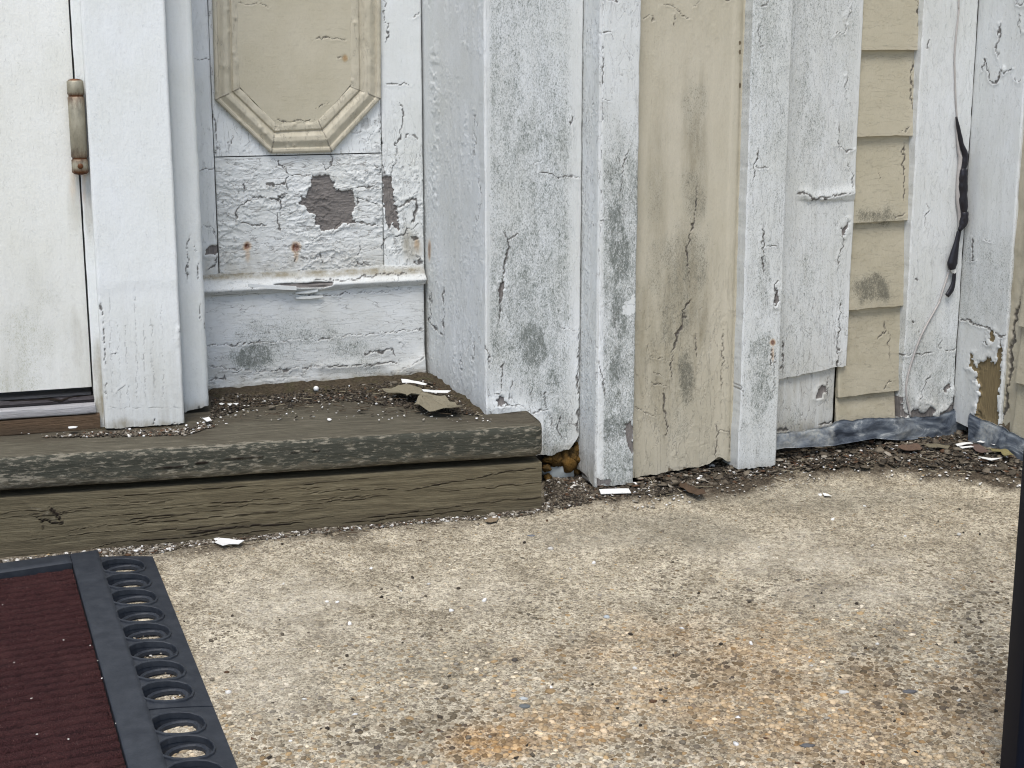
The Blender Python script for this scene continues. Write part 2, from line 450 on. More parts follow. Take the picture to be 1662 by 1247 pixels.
class B: pass
def board(name, fr, s0, s1, z0, z1, mat, parent, th=.02, feat=None, zb=None, zt=None, wave=.0004, r=.0016,
          res=RES, label=None, hfun=None, sres=None, seed=None, extra=None):
    seed = seed if seed is not None else (hash(name) & 255) if False else int(abs(s0) * 9973 + abs(fr.A[0]) * 7919) % 1000
    ns = max(3, int(round((s1 - s0) / (sres or res))) + 1)
    sa = np.linspace(s0, s1, ns)
    zf = min(z1, ZV) if z0 < ZV - .002 else z1
    za = np.linspace(z0, zf, max(3, int((zf - z0) / res) + 1) if z0 < ZV - .002 else 8)
    if z1 > ZV and zf < z1: za = np.concatenate([za, np.linspace(ZV, z1, 14)[1:]])
    S, Z = np.meshgrid(sa, za)
    bot = zb(sa) if zb is not None else np.zeros(ns)
    top = zt(sa) if zt is not None else np.zeros(ns)
    tz = (Z - z0) / max(zf - z0, 1e-6)
    Z = Z + bot[None, :] * np.clip(1 - tz, 0, 1) ** 1 * (np.clip(1 - tz * 1.0, 0, 1)) + top[None, :] * np.clip(tz, 0, 1) ** 6
    b = B(); b.S, b.Z = S, Z
    Pq = fr.pos(S, Z, 0)
    b.U, b.V = proj(Pq)
    dl, dr = S - s0, s1 - S
    wav = lambda sd: (fbm(Z * 45, Z * 0 + sd, 4, seed) - .5) * 2
    S2 = S + wave * wav(3) * np.exp(-dl / .006) + wave * wav(8) * np.exp(-dr / .006)
    b.h = np.zeros(S.shape)
    if hfun is not None: b.h = b.h + hfun(S, Z)
    b.h += (fbm(S * 30, Z * 9, 4, seed + 1) - .5) * .0012
    for d in (dl, dr):
        t = np.clip(1 - d / r, 0, 1); b.h -= r * (1 - np.sqrt(np.clip(1 - t * t, 0, 1)))
    for k in ('bare', 'mildew', 'dirt', 'rust', 'crack', 'craze'): setattr(b, k, np.zeros(S.shape))
    # ragged tracing jitter, in photo pixels
    b.U2 = b.U + (np.round(vnoise(S * 260, Z * 300, seed + 3) * 3) / 3 - .5) * 5 + (fbm(S * 120, Z * 120, 3, seed + 13) - .5) * 5
    b.V2 = b.V + (np.round(vnoise(S * 260, Z * 300, seed + 4) * 3) / 3 - .5) * 5 + (fbm(S * 120, Z * 120, 3, seed + 14) - .5) * 5
    b.U1 = b.U + (vnoise(S * 330, Z * 330, seed + 5) - .5) * 3.4 + (fbm(S * 110, Z * 110, 3, seed + 15) - .5) * 9
    b.V1 = b.V + (vnoise(S * 330, Z * 330, seed + 6) - .5) * 3.4 + (fbm(S * 110, Z * 110, 3, seed + 16) - .5) * 9
    b.seed = seed
    if feat is not None: feat(b)
    b.mildew = np.minimum(b.mildew, .98)
    Pf = fr.pos(S2, Z, b.h)
    nr, nc = S.shape
    V = [Pf.reshape(-1, 3)]; UVs = [np.stack([S, Z], -1).reshape(-1, 2)]
    at = {k: [getattr(b, k).ravel()] for k in ('bare', 'mildew', 'dirt', 'rust', 'crack', 'craze')}
    polys = [grid_quads(nr, nc)]
    base = nr * nc
    idx = np.arange(nr * nc).reshape(nr, nc)
    P2 = Pf.reshape(-1, 3); uvf = UVs[0]
    for loop, du, dv in ((idx[:, 0][::-1], -1, 0), (idx[:, -1], 1, 0), (idx[0, :], 0, -1), (idx[-1, :][::-1], 0, 1)):
        k = len(loop)
        hh = b.h.ravel()[loop]
        back = P2[loop] - fr.n * (th + hh)[:, None]
        V += [P2[loop], back]
        UVs += [uvf[loop], uvf[loop] + np.array([du, dv]) * th]
        for a in at:
            q = at[a][0][loop]
            at[a] += [q, q]
        i = np.arange(k - 1)
        polys.append(np.stack([base + i, base + k + i, base + k + i + 1, base + i + 1], -1))
        base += 2 * k
    # back
    cor = [idx[0, 0], idx[0, -1], idx[-1, -1], idx[-1, 0]]
    V.append(np.array([P2[c] - fr.n * (th + b.h.ravel()[c]) for c in cor])); UVs.append(uvf[cor])
    for a in at: at[a].append(np.zeros(4))
    polys.append(np.array([[base + 3, base + 2, base + 1, base]]))
    o = new_mesh(name, np.concatenate(V), polys, mat, parent, np.concatenate(UVs), {a: np.concatenate(x) for a, x in at.items()})
    if label: o['label'] = label
    return o

# feature tools working on a board b (coordinates are photo pixels)
def crack(b, pts, w=1.6, lip=.0006, d=.0012, raw=False, taper=True):
    u, v = (b.U, b.V) if raw else (b.U1, b.V1)
    D, t, side = line_dist(u, v, pts)
    ww = .74 * w * (np.clip(np.minimum(t, 1 - t) * 6 + .35, 0, 1) if taper else 1) * (.25 + 1.5 * fbm(b.S * 70, b.Z * 70, 2, 31))
    w2 = np.maximum(ww, 1.05)
    m = np.clip(1.3 - D / w2, 0, 1) * np.clip(ww / w2, .0, 1) ** .7
    b.crack = np.maximum(b.crack, m)
    b.h -= d * .55 * m
    b.h += lip * .9 * np.exp(-(D / 3.6) ** 2) * (1 - m) * (side > 0)
def hole(b, pts, d=.0012, soft=1.6, raw=False):
    u, v = (b.U, b.V) if raw else (b.U2, b.V2)
    sd_ = poly_sd(u, v, pts)
    m = np.clip(.5 - sd_ / (2 * soft), 0, 1)
    b.bare = np.maximum(b.bare, m)
    b.h -= d * m
    b.h += .0011 * np.exp(-((sd_ - 3) / 4.5) ** 2) * (sd_ > 0) * (.3 + 1.2 * fbm(b.S * 60, b.Z * 60, 2, 77))
def blob(b, attr, cx, cy, rx, ry, amt=1.0, p=2, ragged=.5):
    q = ((b.U - cx) / rx) ** 2 + ((b.V - cy) / ry) ** 2
    q = np.sqrt(q) + (fbm(b.S * 45, b.Z * 30, 4, b.seed + 40) - .5) * ragged * 2
    m = sstep(1.15, .35, q) * amt
    setattr(b, attr, np.maximum(getattr(b, attr), m))
def flakes(b, sx, sz, amt=.0010, seed=3, reg=None, ck=.0):
    """curled flakes: paint broken into islands whose edges lift"""
    wx = (fbm(b.S * 90, b.Z * 90, 3, seed + 7) - .5) * 1.1; wz = (fbm(b.S * 90, b.Z * 90, 3, seed + 8) - .5) * 1.1
    f1, f2, cid = voro(b.S * sx + wx, b.Z * sz + wz, seed)
    e = f2 - f1
    on = sstep(.35, .6, fbm(b.S * 18, b.Z * 18, 3, seed + 21))
    if reg is not None: on = on * reg
    b.h += on * amt * (np.exp(-(e / .16) ** 2) * 1.0 + (cid - .5) * .7)
    m = np.clip(1.25 - e / .055, 0, 1) * on
    b.h -= m * amt
    if ck: b.crack = np.maximum(b.crack, m * ck)

def cc(x0, y0, k):
    return lambda *p: [(x0 + a / k, y0 + b_ / k) for a, b_ in p]
c1 = cc(0, 0, 3.117); c2 = cc(300, 0, 3.118); c3 = cc(300, 380, 3.324); c4 = cc(0, 380, 3.667)
c5 = cc(0, 640, 3.324); c6 = cc(480, 580, 3.324); c7 = cc(760, 0, 2.97); c8 = cc(760, 400, 2.97)
r1 = cc(1180, 0, 3.118); r2 = cc(1180, 380, 2.969); r3 = cc(1400, 0, 4.989); r4 = cc(1440, 180, 3.897); r5 = cc(1440, 480, 4.158)

# ------------------------------------------------------------------ heights and plan of the place
ZS = .127                                     # top of the wooden step
def ground_z(x, y):
    y = np.asarray(y, float)
    q = 2.03 - y
    return .020 - .075 * (np.sqrt(q * q + .0025) + q) / 2 + .0015 + .010 * sstep(.3, .7, x) * sstep(1.9, 2.15, y)

def gpg(u, v):
    z = 0.
    for _ in range(12):
        P = gp(u, v, z); z = ground_z(P[..., 0], P[..., 1])
    return gp(u, v, z)

TH = 20
M0 = gp(789, 672, ZS)
frP = Fr(M0, TH)                              # pilaster front
Wp = gp(515, 623, ZS)
frW = Fr(Wp, TH + 1)                          # panelled wall at the back of the recess
frC = Fr(gp(237, 695, ZS), TH - 2)            # door casing
frC2 = Fr(gp(320, 671, ZS), TH - 2)           # edge board of the casing
frD = frC.off(-.022)                          # door and jamb

# ------------------------------------------------------------------ ground
gx = np.concatenate([[-300, -60, -12, -3], np.arange(-.95, 1.15, .0075), [3, 12, 60, 300]])
gy = np.concatenate([[-300, -60, -12, -2, 0, .6], np.arange(.95, 2.45, .0075), [3, 12, 60, 300]])
GX, GY = np.meshgrid(gx, gy)
GZ = ground_z(GX, np.clip(GY, -1, 3))
fine = ((GX > -.95) & (GX < 1.15) & (GY > .95) & (GY < 2.45))
GZ = GZ + fine * ((fbm(GX * 6, GY * 6, 3, 2) - .5) * .006 + (fbm(GX * 60, GY * 60, 3, 5) - .5) * .0022)
P = np.stack([GX, GY, GZ], -1)
pu, pv = proj(P + 1e-9)
G2poly = [(885, 765), (945, 765), (958, 795), (1022, 790), (1030, 772), (1100, 765), (1195, 745), (1215, 765), (1250, 755), (1252, 725), (1370, 700), (1570, 690), (1700, 750), (1700, 800), (1560, 782), (1400, 766), (1290, 778), (1200, 800), (1080, 812), (960, 822), (885, 830)]
G1poly = [(-200, 925), (0, 905), (500, 845), (880, 812), (905, 812), (900, 838), (700, 855), (500, 880), (330, 895), (150, 915), (-200, 960)]
su = pu + (fbm(GX * 30, GY * 30, 4, 12) - .5) * 50; sv = pv + (fbm(GX * 30, GY * 30, 4, 13) - .5) * 34
dirt2 = sstep(10, -9, poly_sd(su, sv, G2poly)) * fine
dirt1 = sstep(8, -6, poly_sd(su, sv, G1poly)) * fine
GZ = GZ + dirt2 * (.003 + .009 * fbm(GX * 50, GY * 50, 4, 9)) + dirt1 * .003
P[..., 2] = GZ
def gblob(cx, cy, rx, ry):
    q = np.sqrt(((pu - cx) / rx) ** 2 + ((pv - cy) / ry) ** 2) + (fbm(GX * 22, GY * 22, 4, 51) - .5) * 1.1
    return sstep(1.1, .3, q) * fine
stain = np.maximum.reduce([gblob(790, 1205, 95, 38), gblob(1180, 1110, 360, 130) * .48, gblob(1330, 1190, 330, 90) * .42, gblob(900, 1180, 180, 50) * .5, gblob(1560, 1130, 120, 60) * .35])
pale = np.maximum.reduce([gblob(480, 985, 130, 70) * .8, gblob(1290, 900, 210, 45) * .75, gblob(1390, 960, 160, 40) * .6, gblob(430, 1090, 120, 90) * .45, gblob(760, 960, 120, 50) * .4, gblob(960, 880, 130, 20) * .3])
dark_patch = np.maximum.reduce([gblob(1080, 860, 220, 42) * .75, gblob(1300, 810, 300, 30) * .65, gblob(650, 1080, 130, 50) * .35, gblob(1600, 1000, 60, 160) * .3])  # darker patches in front of the walls and on the open concrete
g = G('exposed_aggregate_concrete')
pos = g.obj()
v1 = g.add('ShaderNodeTexVoronoi'); g.l.new(pos, v1.inputs['Vector']); v1.inputs['Scale'].default_value = 300
v2 = g.add('ShaderNodeTexVoronoi'); g.l.new(pos, v2.inputs['Vector']); v2.inputs['Scale'].default_value = 560
sep = g.add('ShaderNodeSeparateColor'); g.l.new(v1.outputs['Color'], sep.inputs[0])
sep2 = g.add('ShaderNodeSeparateColor'); g.l.new(v2.outputs['Color'], sep2.inputs[0])
n1 = g.noise(pos, 95, 6, .7)
stone = g.ramp(sep.outputs[0], [(.0, (.12, .105, .075)), (.3, (.22, .19, .14)), (.6, (.33, .285, .205)), (.85, (.45, .40, .30)), (1, (.60, .56, .47))])
n1b = g.noise(g.obj(.75, 1, 1), 210, 5, .75)
paste = g.mix(g.step(g.math('ADD', g.math('MULTIPLY', n1, .55), g.math('MULTIPLY', n1b, .45)), .42, .60), (.175, .152, .115), (.60, .555, .455))
c = g.mix(g.step(v1.outputs['Distance'], .22, .42), stone, paste)
vw = g.add('ShaderNodeVectorMath', operation='MULTIPLY_ADD'); g.l.new(pos, vw.inputs[0]); vw.inputs[1].default_value = (150, 190, 190)
wn_ = g.add('ShaderNodeTexNoise'); g.l.new(pos, wn_.inputs['Vector']); wn_.inputs['Scale'].default_value = 240; wn_.inputs['Detail'].default_value = 3
wz = g.add('ShaderNodeVectorMath', operation='SCALE'); g.l.new(wn_.outputs['Color'], wz.inputs[0]); wz.inputs['Scale'].default_value = 1.6; g.l.new(wz.outputs[0], vw.inputs[2])
vein = g.math('SUBTRACT', 1, g.step(g.voro(vw.outputs[0], 1, 'DISTANCE_TO_EDGE'), .05, .13))
vmask = g.step(g.noise(pos, 120, 4, .7), .42, .56)
c = g.mix(g.math('MULTIPLY', g.math('MULTIPLY', vein, vmask), .85), c, (.74, .69, .57))
c = g.mix(g.math('MULTIPLY', g.step(sep2.outputs[0], .70, .85), .5), c, (.66, .61, .50))
c = g.mix(g.math('MULTIPLY', g.step(sep2.outputs[1], .80, .88), .6), c, (.13, .115, .095))
pl = g.math('MULTIPLY', g.attr('pale'), g.step(g.noise(pos, 130, 5, .7), .38, .62), clamp=True)
c = g.mix(g.math('MULTIPLY', pl, .75), c, (.60, .57, .50))
bl = g.noise(g.obj(1, 1.0, 1), 16, 6, .68, .4)
c = g.mix(1.0, c, g.ramp(bl, [(.30, (.57, .53, .465)), (.47, (.81, .77, .695)), (.56, (.92, .88, .81)), (.70, (1.12, 1.08, .99))]), 'MULTIPLY')
st = g.math('MULTIPLY', g.attr('stain'), g.math('ADD', .35, g.step(g.noise(pos, 45, 5, .7), .35, .65)), clamp=True)
c = g.mix(g.math('MULTIPLY', st, .75), c, g.mix(1.0, c, (.86, .57, .30), 'MULTIPLY'))
c = g.mix(g.math('MULTIPLY', g.attr('dark_patch'), .5), c, (.17, .16, .125))
so = g.math('MULTIPLY', g.attr('soil'), g.math('ADD', .55, g.step(n1, .3, .6)), clamp=True)
c = g.mix(so, c, g.mix(g.step(g.noise(pos, 300, 4, .7), .4, .65), (.035, .027, .018), (.12, .095, .065)))
hh = g.math('ADD', g.math('MULTIPLY', g.math('SUBTRACT', 1, v1.outputs['Distance']), .8), g.math('MULTIPLY', n1, 1.2))
hh = g.math('ADD', hh, g.math('MULTIPLY', v2.outputs['Distance'], -.5))
M['ground'] = g.done(c, .85, g.bump(hh, .8, .0022), spec=.25)
ground = new_mesh('ground', P.reshape(-1, 3), [grid_quads(*GX.shape)], M['ground'], attrs={'stain': stain.ravel(), 'pale': pale.ravel(), 'dark_patch': dark_patch.ravel(), 'soil': np.maximum(dirt2, dirt1 * .55).ravel()})
tag(ground, kind='structure')

def field(x, y, arr):
    """sample a ground field at x,y inside the fine part"""
    i0 = 4; j0 = 6
    fx = np.clip((x + .95) / .0075 + i0, i0, GX.shape[1] - 6); fy = np.clip((y - .95) / .0075 + j0, j0, GX.shape[0] - 6)
    ix = fx.astype(int); iy = fy.astype(int); fx -= ix; fy -= iy
    return (arr[iy, ix] * (1 - fx) + arr[iy, ix + 1] * fx) * (1 - fy) + (arr[iy + 1, ix] * (1 - fx) + arr[iy + 1, ix + 1] * fx) * fy

# ------------------------------------------------------------------ step frame (defined early: things rest on it)
SA = gp(0, 745, ZS); SB = gp(884, 692, ZS)
step_deg = math.degrees(math.atan2(SB[1] - SA[1], SB[0] - SA[0]))
frS = Fr(SB, step_deg)                         # s = 0 at the right end, negative to the left
STEP_L = -1.05

# ------------------------------------------------------------------ stones of the aggregate
ico_v = []
ph = (1 + 5 ** .5) / 2
for a, b_ in ((-1, ph), (1, ph), (-1, -ph), (1, -ph)): ico_v.append((a, b_, 0))
for a, b_ in ((-1, ph), (1, ph), (-1, -ph), (1, -ph)): ico_v.append((0, a, b_))
for a, b_ in ((-1, ph), (1, ph), (-1, -ph), (1, -ph)): ico_v.append((b_, 0, a))
ico_v = np.array(ico_v) / np.linalg.norm(ico_v[0])
from itertools import combinations
ico_f = []
el = 2 / math.sqrt(1 + ph * ph) * 1.01
for a, b_, c_ in combinations(range(12), 3):
    if all(np.linalg.norm(ico_v[i] - ico_v[j]) < el + .02 for i, j in ((a, b_), (b_, c_), (a, c_))):
        nn = np.cross(ico_v[b_] - ico_v[a], ico_v[c_] - ico_v[a])
        ico_f.append((a, b_, c_) if nn @ ico_v[a] > 0 else (a, c_, b_))
ico_f = np.array(ico_f)

def lumps(name, P, size, flat, cols, mat, parent=None, kind='stuff', seedv=1, jit=.22, tilt=.25):
    r = np.random.default_rng(seedv)
    n = len(P)
    s = size[:, None] * np.stack([r.uniform(.7, 1.25, n), r.uniform(.6, 1.1, n), flat], -1)
    v = ico_v[None] * (1 + r.uniform(-jit, jit, (n, 12, 1)))
    v = v * s[:, None, :]
    # tilt then turn
    ax, az = r.uniform(-tilt, tilt, n), r.uniform(0, 2 * pi, n)
    ca, sa_ = np.cos(ax)[:, None], np.sin(ax)[:, None]
    y, z = v[..., 1] * ca - v[..., 2] * sa_, v[..., 1] * sa_ + v[..., 2] * ca
    cz, sz = np.cos(az)[:, None], np.sin(az)[:, None]
    x2, y2 = v[..., 0] * cz - y * sz, v[..., 0] * sz + y * cz
    v = np.stack([x2, y2, z], -1) + P[:, None, :]
    f = (ico_f[None] + 12 * np.arange(n)[:, None, None]).reshape(-1, 3)
    o = new_mesh(name, v.reshape(-1, 3), [f], mat, parent, colors=np.repeat(cols, 12, 0))
    if kind: o['kind'] = kind
    return o

sp_ = .0057
ax_, ay_ = np.meshgrid(np.arange(-.85, 1.05, sp_), np.arange(1.12, 2.2, sp_ * .87))
ax_[1::2] += sp_ / 2
n = ax_.size
px_ = ax_.ravel() + rng.uniform(-.5, .5, n) * sp_ * .8; py_ = ay_.ravel() + rng.uniform(-.5, .5, n) * sp_ * .8
zz = field(px_, py_, GZ)
uu, vv_ = proj(np.stack([px_, py_, zz], -1))
lowright = sstep(850, 1250, vv_ + (uu - 900) * .12)
keep = (uu > -60) & (uu < 1740) & (vv_ < 1300)
keep &= ((px_ - frS.A[0]) * frS.n[0] + (py_ - frS.A[1]) * frS.n[1]) > -.01          # in front of the step ...
keep |= (uu > 880) & (vv_ > 755) & (vv_ < 1300) & (uu < 1740)                        # ... or right of it
keep &= rng.uniform(0, 1, n) < (.30 + .38 * lowright) * (1 - .8 * field(px_, py_, dirt2)) * (1 - .45 * field(px_, py_, pale))
px_, py_, zz, uu, vv_, lowright = [q[keep] for q in (px_, py_, zz, uu, vv_, lowright)]
n = len(px_)
pal = np.array([(.30, .26, .195), (.36, .32, .25), (.22, .185, .135), (.42, .38, .31), (.175, .16, .13), (.27, .25, .22), (.48, .45, .38), (.58, .55, .49), (.33, .25, .15), (.17, .155, .14)])
pw = np.array([.2, .18, .14, .12, .05, .1, .08, .04, .06, .03]); pw /= pw.sum()
cols = pal[rng.choice(len(pal), n, p=pw)] * rng.uniform(.75, 1.3, (n, 1)) * np.array([1.0, .945, .83])
stf = field(px_, py_, stain)[:, None] * .8 + .25 * (lowright[:, None] * .6)
cols = cols * (1 - stf) + cols * np.array([.95, .70, .44]) * stf
pf = field(px_, py_, pale)[:, None]; cols = cols * (1 - pf * .6) + np.array([.56, .53, .46]) * pf * .6
dm = field(px_, py_, dark_patch)[:, None]; cols = cols * (1 - dm * .35)
size = .0017 * (1 + 1.2 * rng.beta(1.5, 4, n)) * (1 + .60 * lowright); big = rng.uniform(0, 1, n) > .985; size[big] *= 1.5
flat = rng.uniform(.38, .62, n) * (.40 + .60 * lowright)
blv = fbm(px_ * 16, py_ * 16, 5, 90)
cols = np.maximum(cols * (.58 + .74 * sstep(.3, .7, blv))[:, None], .045)
lumps('aggregate_stones', np.stack([px_, py_, zz - size * .12], -1), size, flat, cols, M['pebble'], seedv=3)
bpy.data.objects['aggregate_stones']['label'] = 'small mixed stones showing in the worn concrete ground'

# ------------------------------------------------------------------ DOOR
zdb = frD.z(150, 628); s_dr = frD.s(135, 400)
sD0 = s_dr - .62
door = thing('door', 'cream white door with a rusty hinge at the left edge of the picture', 'door', frD.pos(s_dr, zdb))
def f_door(b):
    b.mildew = .52 * sstep(330, 560, b.V) * fbm(b.S * 14, b.Z * 7, 4, 5) * (b.U < 150)
    blob(b, 'mildew', 40, 560, 70, 120, .58); blob(b, 'mildew', 25, 620, 90, 40, .62); blob(b, 'mildew', 60, 480, 30, 90, .42); blob(b, 'dirt', 40, 560, 60, 110, .25)
    b.dirt = .30 * sstep(300, 620, b.V) * fbm(b.S * 30, b.Z * 6, 4, 15)
    blob(b, 'dirt', 122, 320, 14, 60, .35, ragged=.3); blob(b, 'dirt', 128, 560, 18, 90, .35)
    blob(b, 'rust', 118, 300, 6, 30, .22)
board('door_panel', frD, sD0, s_dr, zdb, ZT, M['door_white'], door, th=.04, feat=f_door, sres=.003, wave=0)
# hinge: three knuckles on a pin
def lathe(name, base, axis_pts, mat, parent, nseg=20, rustf=None, dirv=None):
    """axis_pts: list of (z, radius)"""
    a = np.linspace(0, 2 * pi, nseg, endpoint=False)
    V = []; RU = []; UVs = []
    for z, r in axis_pts:
        V.append(np.stack([base[0] + r * np.cos(a), base[1] + r * np.sin(a), np.full(nseg, base[2] + z)], -1))
        RU.append(np.full(nseg, rustf(z) if rustf else 0)); UVs.append(np.stack([a * .01, np.full(nseg, z)], -1))
    k = len(axis_pts); i = np.arange(nseg); j = (i + 1) % nseg; Q = []
    for t in range(k - 1): Q.append(np.stack([t * nseg + i, t * nseg + j, (t + 1) * nseg + j, (t + 1) * nseg + i], -1))
    V = np.concatenate(V); nb = len(V)
    V = np.concatenate([V, [[base[0], base[1], base[2] + axis_pts[0][0]], [base[0], base[1], base[2] + axis_pts[-1][0]]]])
    caps = np.concatenate([np.stack([j, i, np.full(nseg, nb)], -1), np.stack([(k - 1) * nseg + i, (k - 1) * nseg + j, np.full(nseg, nb + 1)], -1)])
    return new_mesh(name, V, [np.concatenate(Q), caps], mat, parent, np.concatenate([np.concatenate(UVs), np.zeros((2, 2))]),
                    {'rust': np.concatenate(RU + [[.8, .8]])})
hs = frD.s(126, 206, .010)
ztop, zbot = frD.z(122, 131, .02), frD.z(131, 282, .02)
HB = frD.pos(hs, 0, .011)
hinge = bpy.data.objects.new('hinge', None); COL.objects.link(hinge); hinge.parent = door
hinge.location = tuple(HB - np.array(door.location)); hinge.location.z = float(zbot) - door.location.z
hinge['label'] = 'rusty tarnished hinge barrel on the door edge'
zk1 = frD.z(128, 258, .02); zk2 = frD.z(122, 156, .02)
R_ = .0098
def kn(za, zb_, fr_):
    return [(za, R_ * .9), (za + .0012, R_), ((za + zb_) / 2, R_), (zb_ - .0012, R_), (zb_, R_ * .9)]
lathe('knuckle', HB, kn(zbot, zk1 - .0008, 1), M['hinge'], hinge, rustf=lambda z: .62 if z < zbot + .002 else (.5 if z > zk1 - .004 else .30))
lathe('knuckle', HB, kn(zk1 + .0008, zk2 - .0008, 1), M['hinge'], hinge, rustf=lambda z: .5 if (z < zk1 + .003 or z > zk2 - .003) else .02)
lathe('knuckle', HB, kn(zk2 + .0008, ztop, 1), M['hinge'], hinge, rustf=lambda z: .5 if z < zk2 + .003 else (.3 if z > ztop - .003 else .08))
lathe('pin', HB, [(zbot - .002, .003), (zbot - .001, .008), (zk1, .0086), (zk2, .0086), (ztop + .0008, .008), (ztop + .002, .003)], M['hinge'], hinge, rustf=lambda z: .8)
sc = HB - frD.n * 0 + frD.n * R_ + frD.d * .002
def disc(name, c, nrm, r, th, mat, parent, rust=.8, n=10):
    nrm = nrm / np.linalg.norm(nrm); up = np.array([0, 0, 1.]); e = np.cross(up, nrm); e /= np.linalg.norm(e); f = np.cross(nrm, e)
    a = np.linspace(0, 2 * pi, n, endpoint=False)
    ring = lambda rr, hh: c + rr * (np.cos(a)[:, None] * e + np.sin(a)[:, None] * f) + nrm * hh
    V = np.concatenate([ring(r, -th), ring(r, 0), ring(r * .75, th), [c + nrm * th * 1.2]])
    i = np.arange(n); j = (i + 1) % n
    Q = np.concatenate([np.stack([i, j, n + j, n + i], -1), np.stack([n + i, n + j, 2 * n + j, 2 * n + i], -1)])
    T = np.stack([2 * n + i, 2 * n + j, np.full(n, 3 * n)], -1)
    return new_mesh(name, V, [Q, T], mat, parent, np.zeros((len(V), 2)), {'rust': np.full(len(V), rust)})
screw_c = HB + frD.n * R_ + np.array([0, 0, 1.]) * ((zbot + zk1) / 2)
disc('screw', screw_c, frD.n, .0034, .0008, M['hinge'], hinge)

# ------------------------------------------------------------------ DOOR FRAME
zc0 = frC.z(237, 694)
frame = thing('door_frame', 'white painted door frame and threshold right of the cream door', 'door frame', frC.pos(0, ZS))
sj0 = s_dr + .0022; sj1 = frD.s(160, 400, 0)
def f_jamb(b):
    blob(b, 'dirt', 145, 330, 10, 70, .5); blob(b, 'dirt', 160, 600, 14, 70, .75); blob(b, 'dirt', 165, 660, 14, 30, 1)
    blob(b, 'rust', 136, 300, 5, 34, .35)
    crack(b, [(153, 0), (163, 340)], 1.0, raw=True)
    crack(b, [(163, 340), (172, 600)], 1.4, raw=True)
board('jamb', frD, sj0, sj1 + .012, ZS, ZT, M['smooth_white'], frame, th=.04, feat=f_jamb)
sC0, sC1 = frC.s(154, 400), frC.s(286.5, 400)
def f_c1(b):
    b.dirt = .36 * sstep(430, 690, b.V) * (.4 + .9 * fbm(b.S * 70, b.Z * 4, 4, 9))
    b.mildew = .26 * sstep(500, 690, b.V)
    # a lighter repaint ends part way down, faint vertical brush ridges below
    for x in (183, 196, 210, 224, 238, 251, 266):
        crack(b, [(x - 5 + random.uniform(-2, 2), 470 + random.uniform(-15, 60)), (x + random.uniform(-1, 1), 664)], .28, lip=.0, d=.0004)
    crack(b, [(172, 664), (300, 660)], .3, d=.0003, lip=0)
    crack(b, c4((690, 710), (670, 712)), 1.6)
    crack(b, c4((735, 905), (720, 925), (700, 940), (680, 965)), 1.0)
    crack(b, c4((910, 1100), (912, 1150)), 1.4); crack(b, c4((1010, 1125), (1040, 1140), (1100, 1140)), 1.6)
    for p in (c4((600, 400), (608, 500), (618, 620), (628, 790)), c4((630, 890), (638, 960))): crack(b, p, 1.3)
    hole(b, c4((1072, 580), (1090, 575), (1092, 625), (1074, 630)))
    b.dirt = np.maximum(b.dirt, .8 * sstep(676, 694, b.V + 8 * fbm(b.S * 200, b.Z * 0, 2, 4)))
board('casing_board', frC, sC0, sC1, ZS + .001, ZT, M['smooth_white'], frame, th=.045, feat=f_c1, r=.003,
      zb=lambda s: .0025 * fbm(s * 300, s * 0, 3, 4), hfun=lambda S, Z: -.0008 * sstep(.32, .30, Z + .01 * fbm(S * 30, Z * 0, 2, 5)))
sE0, sE1 = frC2.s(280, 400), frC2.s(329, 400)
def f_c2(b):
    for p in (c4((1130, 0), (1115, 60), (1120, 170), (1108, 210), (1115, 280)), c4((1195, 410), (1188, 470), (1195, 510)), c4((1175, 180), (1180, 270)),
              c4((1220, 520), (1228, 580)), c4((1150, 60), (1172, 110))): crack(b, p, 1.1)
    crack(b, c4((1170, 1035), (1190, 1058), (1215, 1045), (1230, 1040)), 1.5)
    b.dirt = .9 * sstep(650, 672, b.V + 14 * fbm(b.S * 100, b.Z * 50, 3, 2)); b.mildew = .25 * sstep(500, 660, b.V)
    blob(b, 'bare', 335, 468, 3, 8, 0)
board('edge_board', frC2, sE0, sE1, ZS + .001, ZT, M['smooth_white'], frame, th=.05, feat=f_c2, r=.009, wave=.0010,
      zb=lambda s: .006 * sstep(.0, 1, (s - sE0) / (sE1 - sE0)) + .003 * fbm(s * 200, s * 0, 3, 8))
